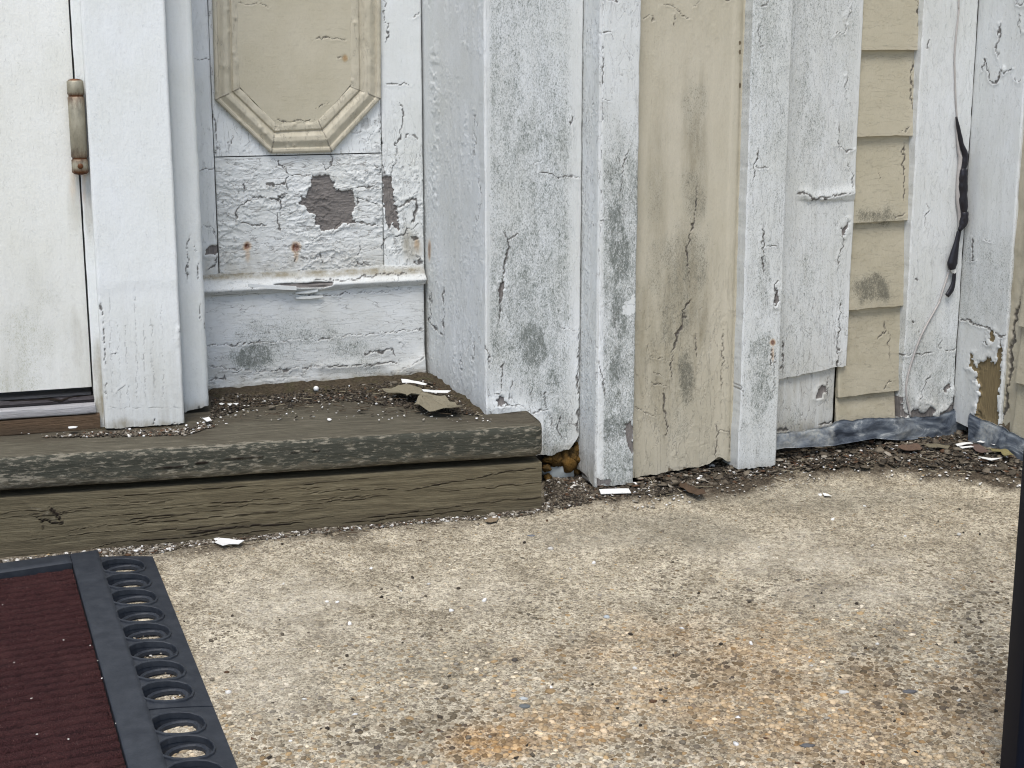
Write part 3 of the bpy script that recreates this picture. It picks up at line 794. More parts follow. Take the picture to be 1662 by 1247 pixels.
# threshold: rounded weatherstrip, sill, brown riser
def plank(name, fr, s0, s1, z0, z1, depth, mat, parent, r=.004, res=.003, feat=None, front_round=0, amp=.0006, label=None, dims=None, h=0, lengthres=None):
    """solid board: rounded cross-section swept along s.  Front face at h, runs back by depth"""
    hgt = z1 - z0
    def prof():
        pts = []
        def arc(cx, cz, a0, a1):
            for a in np.linspace(a0, a1, 5): pts.append((cx + r * cos(a), cz + r * sin(a)))
        n1 = max(2, int((hgt - 2 * r) / res)); n2 = max(2, int((depth - 2 * r) / res))
        arc(-r, z0 + r, -pi / 2, 0)
        for k in range(1, n1): pts.append((0, z0 + r + (hgt - 2 * r) * k / n1))
        arc(-r, z1 - r, 0, pi / 2)
        for k in range(1, n2): pts.append((-r - (depth - 2 * r) * k / n2, z1))
        arc(-depth + r, z1 - r, pi / 2, pi); pts.append((-depth, z0 + hgt / 2))
        arc(-depth + r, z0 + r, pi, 1.5 * pi); pts.append((-depth / 2, z0))
        return np.array(pts)
    pr = prof(); k = len(pr)
    per = np.concatenate([[0], np.cumsum(np.hypot(*np.diff(pr, axis=0).T))])
    ns = max(2, int((s1 - s0) / (lengthres or res)) + 1)
    sa = np.linspace(s0, s1, ns)
    S = np.repeat(sa[:, None], k, 1); Hh = np.repeat(pr[None, :, 0], ns, 0); Z = np.repeat(pr[None, :, 1], ns, 0); PR = np.repeat(per[None], ns, 0)
    b = B(); b.S, b.Z, b.H, b.PR = S, Z, Hh, PR
    if front_round:
        t = np.clip((sa - (s1 - front_round)) / front_round, 0, 1)
        cut = front_round * (1 - np.sqrt(np.clip(1 - t * t, 0, 1))) * .75
        Hh = np.where(Hh > -depth * .5, Hh - cut[:, None], Hh)
        b.H = Hh
    b.U, b.V = proj(fr.pos(S, Z, Hh + h))
    b.U1 = b.U + (fbm(S * 60, PR * 60, 3, 5) - .5) * 3; b.V1 = b.V + (fbm(S * 60, PR * 60, 3, 6) - .5) * 6
    b.U2, b.V2 = b.U, b.V
    b.h = (fbm(S * 12, PR * 150, 4, 3) - .5) * 2 * amp + (fbm(S * 60, PR * 60, 3, 4) - .5) * amp
    for a in ('lichen', 'pale', 'dirt', 'crack', 'bare', 'rust', 'mildew', 'craze'): setattr(b, a, np.zeros(S.shape))
    b.seed = 3
    if feat: feat(b)
    nx = np.gradient(pr[:, 1]); nz = -np.gradient(pr[:, 0]); L = np.hypot(nx, nz) + 1e-9; nx, nz = nx / L, nz / L
    V = fr.pos(S, Z + b.h * nz[None], Hh + h + b.h * nx[None])
    i = np.arange(ns * k).reshape(ns, k)
    q = np.stack([i[:-1], np.roll(i, -1, 1)[:-1], np.roll(i, -1, 1)[1:], i[1:]], -1).reshape(-1, 4)
    Vf = V.reshape(-1, 3); uv = np.stack([S, PR], -1).reshape(-1, 2)
    atn = ('lichen', 'pale', 'dirt', 'crack')
    at = {a: [getattr(b, a).ravel()] for a in atn}
    polys = [q]; base = ns * k; Vs = [Vf]; UV = [uv]
    for e, rev in ((0, True), (ns - 1, False)):
        ring = V[e]; cen = ring.mean(0)
        rings = [ring, cen + (ring - cen) * .66, cen + (ring - cen) * .33]
        Vs += rings + [cen[None]]
        pu2 = np.stack([pr[:, 0] * 12, pr[:, 1]], -1); mc = pu2.mean(0)
        UV += [pu2, mc + (pu2 - mc) * .66, mc + (pu2 - mc) * .33, mc[None]]
        for a in atn: at[a] += [getattr(b, a)[e]] * 3 + [getattr(b, a)[e].mean()[None]]
        ii = np.arange(k); jj = (ii + 1) % k
        for t in range(2):
            qq = np.stack([base + t * k + ii, base + t * k + jj, base + (t + 1) * k + jj, base + (t + 1) * k + ii], -1)
            polys.append(qq[:, ::-1] if rev else qq)
        tt = np.stack([base + 2 * k + ii, base + 2 * k + jj, np.full(k, base + 3 * k)], -1)
        polys.append(tt[:, ::-1] if rev else tt)
        base += 3 * k + 1
    qs = [p for p in polys if p.shape[1] == 4]; ts = [p for p in polys if p.shape[1] == 3]
    o = new_mesh(name, np.concatenate(Vs), [np.concatenate(qs), np.concatenate(ts)], mat, parent, np.concatenate(UV), {a: np.concatenate(x) for a, x in at.items()})
    if label: o['label'] = label
    return o

frT = frD
sR = frC.s(164, 690) ; 
zA = frD.z(75, 647); zB = frD.z(75, 659, .005); zC = frD.z(75, 672, .012)
def f_sill(b):
    b.pale = .5 * fbm(b.S * 30, b.PR * 90, 3, 6) + .1
def f_ws(b):
    b.pale = np.zeros(b.S.shape); crack(b, [(0, 651), (70, 647), (100, 650), (112, 644), (150, 640)], 2.5)
    b.pale += .4
plank('door_bottom_strip', frD, sD0, s_dr - .001, frD.z(75, 648, -.010), frD.z(75, 641, -.010), .03, M['greywood'], frame, h=-.010, r=.002, res=.003)
plank('weather_strip', frD, sD0, s_dr + .002, frD.z(75, 659, .0), frD.z(75, 648, .0), .03, M['darkstrip'], frame, h=.000, r=.0045, res=.002, feat=f_ws)
plank('sill', frD, sD0, frD.s(155, 660, .014), frD.z(75, 677, .012), frD.z(75, 662, .012), .05, M['sill'], frame, h=.012, r=.003, res=.002, feat=f_sill)
def f_riser(b):
    b.dirt = .35 * fbm(b.S * 20, b.PR * 60, 3, 3) + .4 * sstep(688, 702, b.V)
plank('riser_board', frD, sD0, frD.s(163, 690, .010), ZS, frD.z(75, 678, .008) , .04, M['brown'], frame, h=.010, r=.0015, res=.003, feat=f_riser)

# ------------------------------------------------------------------ PANELLED RECESS WALL
kx0 = frW.s(322, 400) - .03
kx1 = frW.s(684, 400)
rec = thing('panelled_wall', 'white panelled wall with peeling paint under a beige octagonal panel', 'panelled wall', frW.pos((kx0 + kx1) / 2, ZS))
sJ1, sJ2 = frW.s(351, 320), frW.s(621, 320)
zJ = frW.z(480, 252)
zR0 = frW.z(500, 434); zL0 = frW.z(500, 462)
def f_stl(b):
    b.craze = .2 * np.ones(b.S.shape)
    crack(b, c2((40, 305), (70, 305), (90, 300), (122, 303)), 1.0, lip=.0002)
    crack(b, c2((70, 857), (110, 855), (163, 862)), 1.2, lip=.0003)
    hole(b, c3((120, 78), (150, 58), (186, 68), (180, 98), (165, 108), (118, 112)))
    crack(b, c3((172, 100), (160, 140), (150, 170), (125, 190)), 1.8)
    crack(b, c2((90, 1142), (130, 1150), (160, 1190), (170, 1247)), 1.0)
    b.dirt = .45 * sstep(390, 440, b.V)
board('stile', frW, kx0, sJ1 - .0010, zL0, ZT, M['white'], rec, feat=f_stl)
def f_str(b):
    hole(b, c2((1006, 892), (1050, 892), (1052, 960), (1060, 1030), (1076, 1070), (1087, 1178), (1062, 1150), (1045, 1128), (1028, 1172), (1017, 1080), (1003, 1020)), soft=1.0)
    crack(b, c2((1128, 1020), (1150, 1008), (1180, 1015), (1172, 1060), (1160, 1110), (1140, 1118)), 4.4, d=.002, lip=.0015)
    crack(b, c2((1080, 1055), (1105, 1040), (1125, 1018)), 1.6)
    for p in (c2((1008, 420), (1060, 430), (1085, 428), (1130, 425)), c2((1070, 515), (1105, 540), (1110, 590), (1095, 640), (1090, 700), (1070, 720), (1068, 820), (1050, 835), (1050, 890)),
              c2((1115, 690), (1160, 685), (1180, 705)), c2((1010, 0), (1005, 60), (1025, 140), (1020, 220)), c2((995, 700), (1000, 830), (1008, 890)),
              c2((1190, 1135), (1130, 1160), (1115, 1190), (1050, 1210)), c2((1160, 90), (1190, 60))): crack(b, p, 1.3, lip=.0007)
    crack(b, c3((1100, 10), (1070, 40), (1072, 125)), 1.4); crack(b, c3((1230, 10), (1252, 25)), 3.2); crack(b, c3((1230, 150), (1262, 165), (1270, 140)), 2.6)
    flakes(b, 45, 38, .0016, 5, sstep(120, 330, b.V), .5)
    blob(b, 'dirt', 668, 400, 18, 34, .75); blob(b, 'rust', 697, 405, 5, 12, .8); blob(b, 'rust', 676, 395, 6, 14, .4)
    b.craze = .45 * sstep(120, 300, b.V)
board('stile', frW, sJ2 + .0010, kx1 + .004, zL0, ZT, M['white'], rec, feat=f_str)
OCT_O = c2((133, -400), (133, 0), (150, 505), (432, 775), (738, 768), (985, 500), (985, 0), (985, -400))
def f_field(b):
    b.craze = .55 + 0 * b.S
    flakes(b, 50, 60, .0011, 12, sstep(150, 200, b.V), .4)
    for p in (c2((148, 570), (150, 660), (160, 720), (163, 790)), c2((220, 720), (222, 760)), c2((240, 690), (238, 740)), c2((990, 560), (993, 770))): crack(b, p, 1.2)
board('field_board', frW, sJ1 + .0002, sJ2 - .0002, zJ + .0008, ZT, M['white'], rec, feat=f_field)
def f_rail(b):
    hole(b, c2((640, 890), (735, 888), (740, 910), (758, 925), (755, 965), (850, 962), (855, 1020), (865, 1045), (850, 1065), (848, 1110), (882, 1130), (800, 1135), (745, 1165), (690, 1165), (665, 1130), (660, 1080), (620, 1075), (605, 1045), (583, 1030), (585, 1000), (610, 990), (618, 965), (640, 945)), d=.0016, soft=1.2)
    for p in (c2((440, 815), (470, 815), (500, 845), (520, 885), (510, 930), (515, 980), (470, 1005), (480, 1020), (488, 1090), (530, 1085), (600, 1065)),
              c2((520, 888), (640, 890)), c2((410, 935), (470, 935), (510, 925)), c2((375, 990), (420, 1000), (440, 1008), (475, 1000)),
              c2((855, 960), (900, 942), (960, 950), (990, 960)), c2((865, 1045), (875, 1010), (900, 1005), (930, 1025), (985, 1040)),
              c2((745, 1165), (800, 1130), (870, 1125), (960, 1135), (1000, 1140)), c2((705, 825), (710, 860), (730, 855), (740, 820), (742, 780)),
              c2((260, 1120), (262, 1060), (310, 1020), (380, 995)), c2((270, 1120), (330, 1140), (410, 1135)), c2((960, 830), (990, 860), (985, 890)),
              c2((300, 970), (295, 940), (310, 925)), c2((470, 1080), (478, 1170))): crack(b, p, 1.5, lip=.0009)
    for p in (c3((935, 55), (945, 95), (942, 125)), c3((730, 100), (737, 140), (730, 155)), c3((593, 120), (590, 145)), c3((1065, 40), (1070, 120)), c3((920, 150), (960, 165), (1010, 165))): crack(b, p, 1.5)
    flakes(b, 34, 85, .0020, 21, sstep(0, 1, b.S * 0 + 1) * (.35 + .65 * sstep(250, 300, b.V)), .35)
    flakes(b, 75, 170, .0009, 25, None, .3)
    b.craze = 1.0 * (b.V < 420) + .6 * (b.V >= 420)
    for cx, cy in ((401, 400), (480, 402)):
        blob(b, 'rust', cx, cy, 9, 10, .95, ragged=.35); blob(b, 'rust', cx + 1, cy + 12, 5, 16, .4, ragged=.3)
        D = np.hypot(b.U - cx, b.V - cy); b.h -= .002 * np.exp(-(D / 4) ** 2)
    b.dirt = .35 * sstep(380, 440, b.V) + .14
board('bottom_rail', frW, sJ1 + .0006, sJ2 - .0002, zR0 - .004, zJ - .0008, M['white_h'], rec, feat=f_rail, r=.0012, res=.0013)
# ledge moulding: bead and drip, lifting off in the middle
def f_ledge(b):
    for p in (c3((105, 205), (300, 192), (590, 190), (830, 180), (1010, 170)), c3((700, 248), (850, 245), (900, 238), (1100, 215), (1200, 205))): crack(b, p, 1.6)
    hole(b, c3((470, 268), (600, 262), (790, 252), (785, 272), (740, 284), (610, 284)), d=.004, soft=1.2, raw=True)
    crack(b, c3((470, 268), (610, 266), (790, 256)), 2.2, d=.003, lip=.001, raw=True)
    crack(b, c3((345, 270), (355, 285)), 1.6)
    b.dirt = .75 * (1 - sstep(2, 9, np.abs(b.V - (449 - (b.U - 330) * .03)))) + .25
    b.mildew = .35 + 0 * b.S
    flakes(b, 26, 120, .0009, 33, None, .4)
def hf_ledge(S, Z):
    t = (Z - zL0 + .007) / (zR0 - zL0 + .007)      # 0 bottom .. 1 top
    bead = np.exp(-((t - .22) / .16) ** 2) * .007 + .006 * sstep(.95, .35, t)
    return bead + .0012 * (fbm(S * 25, Z * 0, 3, 3) - .5)
board('ledge_moulding', frW.off(.0015), kx0, kx1 + .003, zL0 - .007, zR0 - .0045, M['white_h'], rec, feat=f_ledge, hfun=hf_ledge, th=.02, zb=lambda s: .003 * (fbm(s * 30, s * 0, 3, 7) - .5), zt=lambda s: .003 * (fbm(s * 22, s * 0, 3, 9) - .3))
# two loose slivers of the bead
def sliver(name, fr, pts, hA, w, th, mat, parent, label=None):
    """thin strip along traced points, standing off the wall"""
    n = len(pts); V = []
    for k, (u, v) in enumerate(pts):
        s_, z_ = fr.px(u, v, hA[k])
        for dz, dh in ((w[k], 0), (w[k], th), (-w[k], th), (-w[k], 0)):
            V.append(fr.pos(s_, z_ + dz * .5, hA[k] + dh))
    q = []
    for k in range(n - 1):
        for t in range(4):
            a = 4 * k + t; b_ = 4 * k + (t + 1) % 4
            q.append((a, b_, b_ + 4, a + 4))
    q += [(3, 2, 1, 0), (4 * n - 4, 4 * n - 3, 4 * n - 2, 4 * n - 1)]
    m = len(V); at = {a: np.zeros(m) for a in ('bare', 'mildew', 'dirt', 'rust', 'crack', 'craze')}
    o = new_mesh(name, np.array(V), [np.array(q)], mat, parent, np.random.default_rng(1).uniform(0, .02, (m, 2)) * 0 + np.array(V)[:, [0, 2]], at, smooth=False)
    if label: o['label'] = label
    return o
sliver('loose_bead', frW, c3((340, 275), (420, 282), (520, 288), (600, 292)), [.010, .011, .013, .016], [.004, .005, .0055, .005], .003, M['white_h'], rec, 'loose strip of white bead lifting off the ledge')
sliver('loose_bead', frW, c3((595, 318), (660, 312), (715, 304)), [.006, .008, .008], [.002, .004, .003], .002, M['white_h'], rec)
sliver('loose_bead', frW, c3((598, 345), (680, 341), (745, 336)), [.006, .007, .007], [.003, .004, .002], .002, M['white_h'], rec)
zPl = frW.z(515, 470)
def f_pl(b):
    b.mildew = .55 * sstep(475, 545, b.V) * sstep(350, 390, b.U) * sstep(690, 600, b.U) * (.5 + .9 * fbm(b.S * 14, b.Z * 14, 3, 2)) * sstep(640, 600, b.V)
    blob(b, 'mildew', 415, 575, 55, 32, .95); blob(b, 'mildew', 500, 545, 80, 30, .72); blob(b, 'mildew', 560, 565, 60, 25, .68)
    for p, w in ((c3((125, 603), (250, 596), (450, 580)), 1.2), (c3((450, 580), (780, 560), (1100, 530), (1290, 512)), .8),
              (c3((740, 712), (900, 715), (1000, 705), (1060, 695), (1120, 688), (1150, 700)), 1.8), (c3((965, 650), (1000, 640), (1050, 635), (1090, 620), (1120, 620), (1135, 660)), 2.2),
              (c3((130, 785), (200, 785), (212, 770), (218, 790)), 2.2), (c3((490, 738), (560, 735)), 2.0), (c3((250, 745), (330, 740), (480, 738), (740, 712)), 1.0),
              (c3((1105, 770), (1150, 740), (1230, 700), (1290, 650)), .9), (c3((590, 325), (700, 330), (850, 325), (1290, 290)), .9), (c3((1180, 610), (1150, 580)), .8), (c3((130, 715), (360, 735)), 1.0)):
        crack(b, p, w, lip=.0009)
    D, t, sd_ = line_dist(b.U, b.V, c3((740, 720), (1060, 705), (1150, 745), (1290, 680)))
    b.h += .0022 * np.exp(-(D / 9) ** 2)
    b.h += .004 * sstep(640, 690, b.U) * sstep(560, 600, b.V)
    q = sstep(605, 628, b.V + (b.U - 515) * .08 + 10 * fbm(b.S * 40, b.Z * 40, 3, 6))
    b.dirt = np.maximum(.16 + .3 * sstep(560, 620, b.V), q * .95); b.h += q * .002
    flakes(b, 22, 110, .0013, 41, sstep(575, 615, b.V), .4)
    b.craze = .35 + .5 * sstep(580, 620, b.V)
board('plinth_board', frW.off(.004), kx0, kx1 + .002, ZS - .004, zPl, M['white_h'], rec, feat=f_pl, zb=lambda s: .004 * fbm(s * 60, s * 0, 3, 4), th=.03)
board('light_block_sheathing', frW.off(-.022), kx0 - .25, kx1 + .02, ZS - .03, ZT, M['core'], rec, th=.02, res=.05)  # unseen sheet added behind the boards to keep light out of the gaps
# octagonal panel
octp = frW.off(.001)
def f_oct(b):
    for p, w in ((c2((262, 15), (330, 22), (380, 22), (430, 38)), 1.0), (c2((665, 195), (740, 197), (812, 205)), 1.2), (c2((460, 608), (520, 617), (600, 615), (658, 605)), 1.6),
                 (c2((665, 545), (700, 530), (735, 525)), .9), (c2((775, 295), (790, 283), (812, 292)), 2.4)): crack(b, p, w, lip=.0005)
    blob(b, 'dirt', 560, 95, 8, 9, 1.0); blob(b, 'rust', 561, 95, 6, 7, .6)
    b.dirt = np.maximum(b.dirt, .10)
sO0, sO1 = frW.s(384, 100) - .008, frW.s(566, 100) + .008
zO = frW.z(480, 200)
def octz(s):
    # lower outline of the panel: bottom edge with cut corners
    t0, t1 = frW.s(446, 197), frW.s(515, 193); z_b = frW.z(480, 196) - .004
    zl = frW.z(388, 141)
    out = np.full(s.shape, 0.)
    out = np.where(s < t0, (t0 - s) / (t0 - frW.s(388, 141)) * (zl - z_b), out)
    out = np.where(s > t1, (s - t1) / (frW.s(566, 141) - t1) * (zl - z_b), out)
    return out
zpb = frW.z(480, 196) - .004
board('octagonal_panel', octp.off(.004), sO0, sO1, zpb, ZT, M['beige_h'], rec, feat=f_oct, th=.01, zb=octz, label='flat beige panel inside the octagonal moulding')
def mould(pA, pB, iA, iB, name, seed, sub=60):
    """moulding length between outer edge A-B and inner edge iA-iB, all traced points"""
    prof = [(0, 0, ), (0, .0075), (.05, .0095), (.13, .0095), (.17, .0065), (.22, .0075), (.38, .0125), (.52, .0115), (.62, .0065), (.67, .0045), (.72, .0075), (.86, .0075), (.97, .0055), (1, .003)]
    fine = []
    for k in range(len(prof) - 1):
        for t in np.linspace(0, 1, 4, endpoint=False): fine.append((prof[k][0] + t * (prof[k + 1][0] - prof[k][0]), prof[k][1] + t * (prof[k + 1][1] - prof[k][1])))
    fine.append(prof[-1]); fine = np.array(fine)
    oA, oB, qA, qB = [np.array(frW.px(*p)) for p in (pA, pB, iA, iB)]
    L = np.linalg.norm(oB - oA); n = max(6, int(L / .0022))
    t = np.linspace(0, 1, n)[:, None, None]; w = fine[:, 0][None, :, None]
    O = oA + (oB - oA) * t; I = qA + (qB - qA) * t
    Q = O + (I - O) * w
    S, Z = Q[..., 0], Q[..., 1]
    H = np.repeat(fine[None, :, 1] * .72, n, 0)
    nz = (fbm(S * 80, Z * 80, 4, seed) - .5)
    H = H + nz * .0022 * (fine[None, :, 1] > .001)
    d, p_ = poly_bumps(S, Z, seed)
    H = H + d
    V = frW.pos(S + nz * .0006, Z + nz * .0008, H + .001)
    b = B(); b.S, b.Z = S, Z; b.U, b.V = proj(V); b.seed = seed
    at = {a: np.zeros(S.size) for a in ('bare', 'mildew', 'rust')}
    tt = np.repeat(np.linspace(0, 1, n)[:, None], len(fine), 1)
    endc = np.clip(1.2 - np.minimum(tt, 1 - tt) * L / .0009, 0, 1)
    groove = np.exp(-((fine[None, :, 0] - .66) / .05) ** 2) + np.exp(-((fine[None, :, 0] - .17) / .03) ** 2) * .6
    at['dirt'] = (.15 + .5 * groove * fbm(S * 60, Z * 60, 3, seed + 3)).ravel()
    at['crack'] = (endc * .62 * (fbm(S * 200, Z * 200, 2, 9) > .35)).ravel(); at['craze'] = np.full(S.size, .25)
    uvm = np.stack([np.linspace(0, L, n)[:, None] + 0 * S, np.repeat(fine[None, :, 0] * .03, n, 0)], -1) if False else np.stack([S, Z], -1)
    return new_mesh(name, V.reshape(-1, 3), [grid_quads(n, len(fine), flip=(name == 'x'))], M['beige'], rec, uvm.reshape(-1, 2), at)
def poly_bumps(S, Z, seed):
    f1, f2, cid = voro(S * 60, Z * 60, seed)
    return np.where(cid > .8, np.clip(.22 - f1, 0, 1) * .009, 0), cid
OO = c2((130, -330), (150, 505), (432, 775), (738, 768), (985, 500), (985, -330))
II = c2((258, -330), (276, 445), (455, 618), (668, 604), (832, 438), (822, -330))
for k in range(5):
    mould(OO[k], OO[k + 1], II[k], II[k + 1], 'panel_moulding', 60 + k)

# ------------------------------------------------------------------ PILASTER
pil = thing('pilaster', 'wide white pilaster speckled with mildew behind the right end of the wooden step', 'pilaster', frP.pos(.07, 0))
t_deg = TH - 90
PROUD = .052
sP0, sP1 = frP.s(787, 400), frP.off(PROUD).s(973, 400) - .0036
cornerP = frP.pos(sP0, 0)
# side (reveal) wall running back to the panelled wall
backd = 0.30
frR = Fr(cornerP, t_deg)                       # s negative = back into the recess
def f_side(b):
    for p, w in ((c3((1320, 300), (1328, 380), (1320, 470), (1335, 500)), 1.3), (c3((1395, 280), (1398, 400), (1395, 470), (1403, 580)), 1.0), (c3((1340, 485), (1352, 530)), 2.6), (c3((1370, 540), (1392, 542)), 2.2),
                 (c2((1470, 560), (1465, 800)), .7), (c2((1480, 850), (1500, 1010), (1470, 1160)), .7), (c3((1550, 570), (1560, 700)), .9), (c3((1490, 640), (1492, 770)), .8)):
        crack(b, p, w, lip=.0005)
    # beads of dried paint down the inner edge
    D = np.abs(b.U - (705 + b.V * .004))
    b.h += .0013 * np.exp(-(D / 7) ** 2) * sstep(.5, .8, fbm(b.S * 80, b.Z * 150, 3, 4) * 1.2) * sstep(40, 90, b.V) * sstep(350, 320, b.V)
    b.h += .0010 * (fbm(b.S * 50, b.Z * 6, 4, 90) - .5)
    b.mildew = .25 * fbm(b.S * 10, b.Z * 10, 3, 1); b.craze = .35 * sstep(100, 500, b.V); flakes(b, 50, 9, .0008, 91, None, .12)
    blob(b, 'rust', 697, 402, 3, 20, .8)
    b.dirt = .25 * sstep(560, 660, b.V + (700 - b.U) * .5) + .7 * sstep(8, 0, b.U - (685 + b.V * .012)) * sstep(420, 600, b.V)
side = board('reveal_board', frR, -backd, -.0012, ZS - .002, ZT, M['white'], pil, feat=f_side, th=.02, sres=.0022)
def f_pil(b):
    noise_ = fbm(b.S * 9, b.Z * 7, 3, 7)
    sp = sstep(945, 915, b.U) * sstep(786, 800, b.U)
    b.mildew = sp * (.50 + .22 * noise_ * 1.4 + .12 * sstep(0, 300, b.V)) * (1 - .75 * sstep(560, 690, b.V) * sstep(.4, .6, noise_ + .1))
    blob(b, 'mildew', 862, 565, 38, 56, 1.12, ragged=.55); blob(b, 'mildew', 895, 620, 20, 40, .9)
    blob(b, 'mildew', 830, 700, 30, 40, .35); b.mildew *= (1 - .8 * sstep(640, 690, b.V) * (b.U < 880))
    crack(b, c7((170, 1120), (180, 1145), (200, 1155), (235, 1125)), 1.2)
    crack(b, c7((197, 1155), (190, 1190), (180, 1247)) + c8((180, 80), (178, 130), (160, 200), (155, 300), (150, 365)), 2.6, lip=.0010, d=.002)
    hole(b, c8((148, 180), (172, 175), (168, 225), (155, 255), (145, 220)))
    for p, w in ((c7((310, 780), (350, 778)), .9), (c7((335, 832), (380, 838), (400, 845), (480, 852), (535, 857)), 1.3), (c8((168, 555), (155, 650), (152, 712)), 1.1), (c8((530, 400), (528, 520), (530, 620), (535, 760), (525, 850), (530, 900)), 2.0),
                 (c8((150, 770), (260, 770), (300, 795), (390, 790)), 1.4), (c8((75, 470), (100, 520), (110, 600)), .8), (c8((205, 645), (202, 735)), .9), (c8((308, 690), (310, 745)), 1.0), (c8((372, 700), (372, 785)), 1.2),
                 (c8((390, 800), (400, 880)), 1.0), (c8((440, 820), (430, 880), (460, 940)), 1.2), (c8((420, 390), (500, 395), (520, 410)), .8), (c7((495, 565), (492, 600)), 2), (c8((125, 710), (150, 712)), 1.4)):
        crack(b, p, w, lip=.0008)
    hole(b, c8((130, 745), (148, 735), (150, 712), (172, 735), (190, 765), (150, 768)), soft=1.2)
    # thick bright unstained paint at the foot and right margin; sagging skins
    D, t, _ = line_dist(b.U, b.V, c8((60, 770), (150, 800), (260, 790), (330, 850), (430, 960)))
    b.h += .0030 * np.exp(-(D / 12) ** 2) + .002 * sstep(640, 740, b.V) * fbm(b.S * 50, b.Z * 30, 3, 12)
    b.h += .0035 * np.exp(-((b.U - 787) / 5.0) ** 2) * sstep(-100, 500, b.V) * .6
    b.craze = .55 * sstep(600, 680, b.V) + .1
    flakes(b, 60, 26, .0009, 55, sstep(640, 700, b.V), .25)
    b.dirt = .12 + .55 * sstep(-10, 0, b.V - 735 + 12 * fbm(b.S * 80, b.Z * 80, 3, 1)) * (b.U > 870)
zP0 = frP.z(900, 742)
def zb_p(s):
    u, v = proj(frP.pos(s, s * 0 + zP0))
    zt_ = np.array([frP.z(x, np.interp(x, [780, 884, 895, 905, 925, 936, 941, 950], [742, 738, 740, 733, 728, 712, 700, 690])) for x in u])
    return zt_ - zP0 + .002 * (fbm(s * 300, s * 0, 3, 3) - .5)
board('front_board', frP, sP0, sP1, zP0, ZT, M['white'], pil, feat=f_pil, th=.02, zb=zb_p, wave=.0008, r=.002, res=.0014)
# foam and rubble in the hole at the foot
def lump_mesh(name, c, r, mat, parent, seed, sub=3, amp=.35, label=None):
    import bmesh
    bm = bmesh.new(); bmesh.ops.create_icosphere(bm, subdivisions=sub, radius=1)
    me = bpy.data.meshes.new(name)
    co = np.array([v.co[:] for v in bm.verts])
    nn = fbm(co[:, 0] * 1.8 + 9, co[:, 1] * 1.8 + co[:, 2] * 1.5 + 5, 4, seed)
    co2 = co * (1 + (nn[:, None] - .5) * 2 * amp) * np.array(r)
    tri = np.array([[v.index for v in f.verts] for f in bm.faces]); bm.free()
    o = new_mesh(name, co2 + np.array(c), [tri], mat, parent)
    if label: o['label'] = label
    return o
fb = lambda u, v, h: frP.pos(*frP.px(u, v, h), h)
rf = random.Random(5)
for kf, (u_, v_, h_, r_f) in enumerate(((905, 742, -.012, .010), (918, 748, -.010, .011), (928, 738, -.012, .010), (936, 748, -.012, .010), (912, 736, -.014, .010), (889, 746, -.008, .006),
        (888, 760, -.006, .0055), (890, 775, -.008, .005), (938, 722, -.010, .005), (939, 708, -.010, .004), (922, 758, -.012, .008), (897, 738, -.012, .007), (930, 766, -.016, .008))):
    lump_mesh('foam_filler', fb(u_, v_, h_), (r_f * rf.uniform(.9, 1.2), r_f, r_f * rf.uniform(.8, 1.3)), M['foam'], pil, 20 + kf, amp=.75, label='orange brown foam bulging from the hole at the foot' if kf == 1 else None)
lump_mesh('mortar_patch', fb(908, 766, -.014), (.022, .006, .012), M['greyfill'], pil, 6, amp=.45)
board('light_block_sheathing', frP.off(-.024), sP0 + .002, sP1 + .25, -.02, ZT, M['core'], pil, th=.02, res=.05)  # added out of sight, blocks light behind the pilaster and bay boards

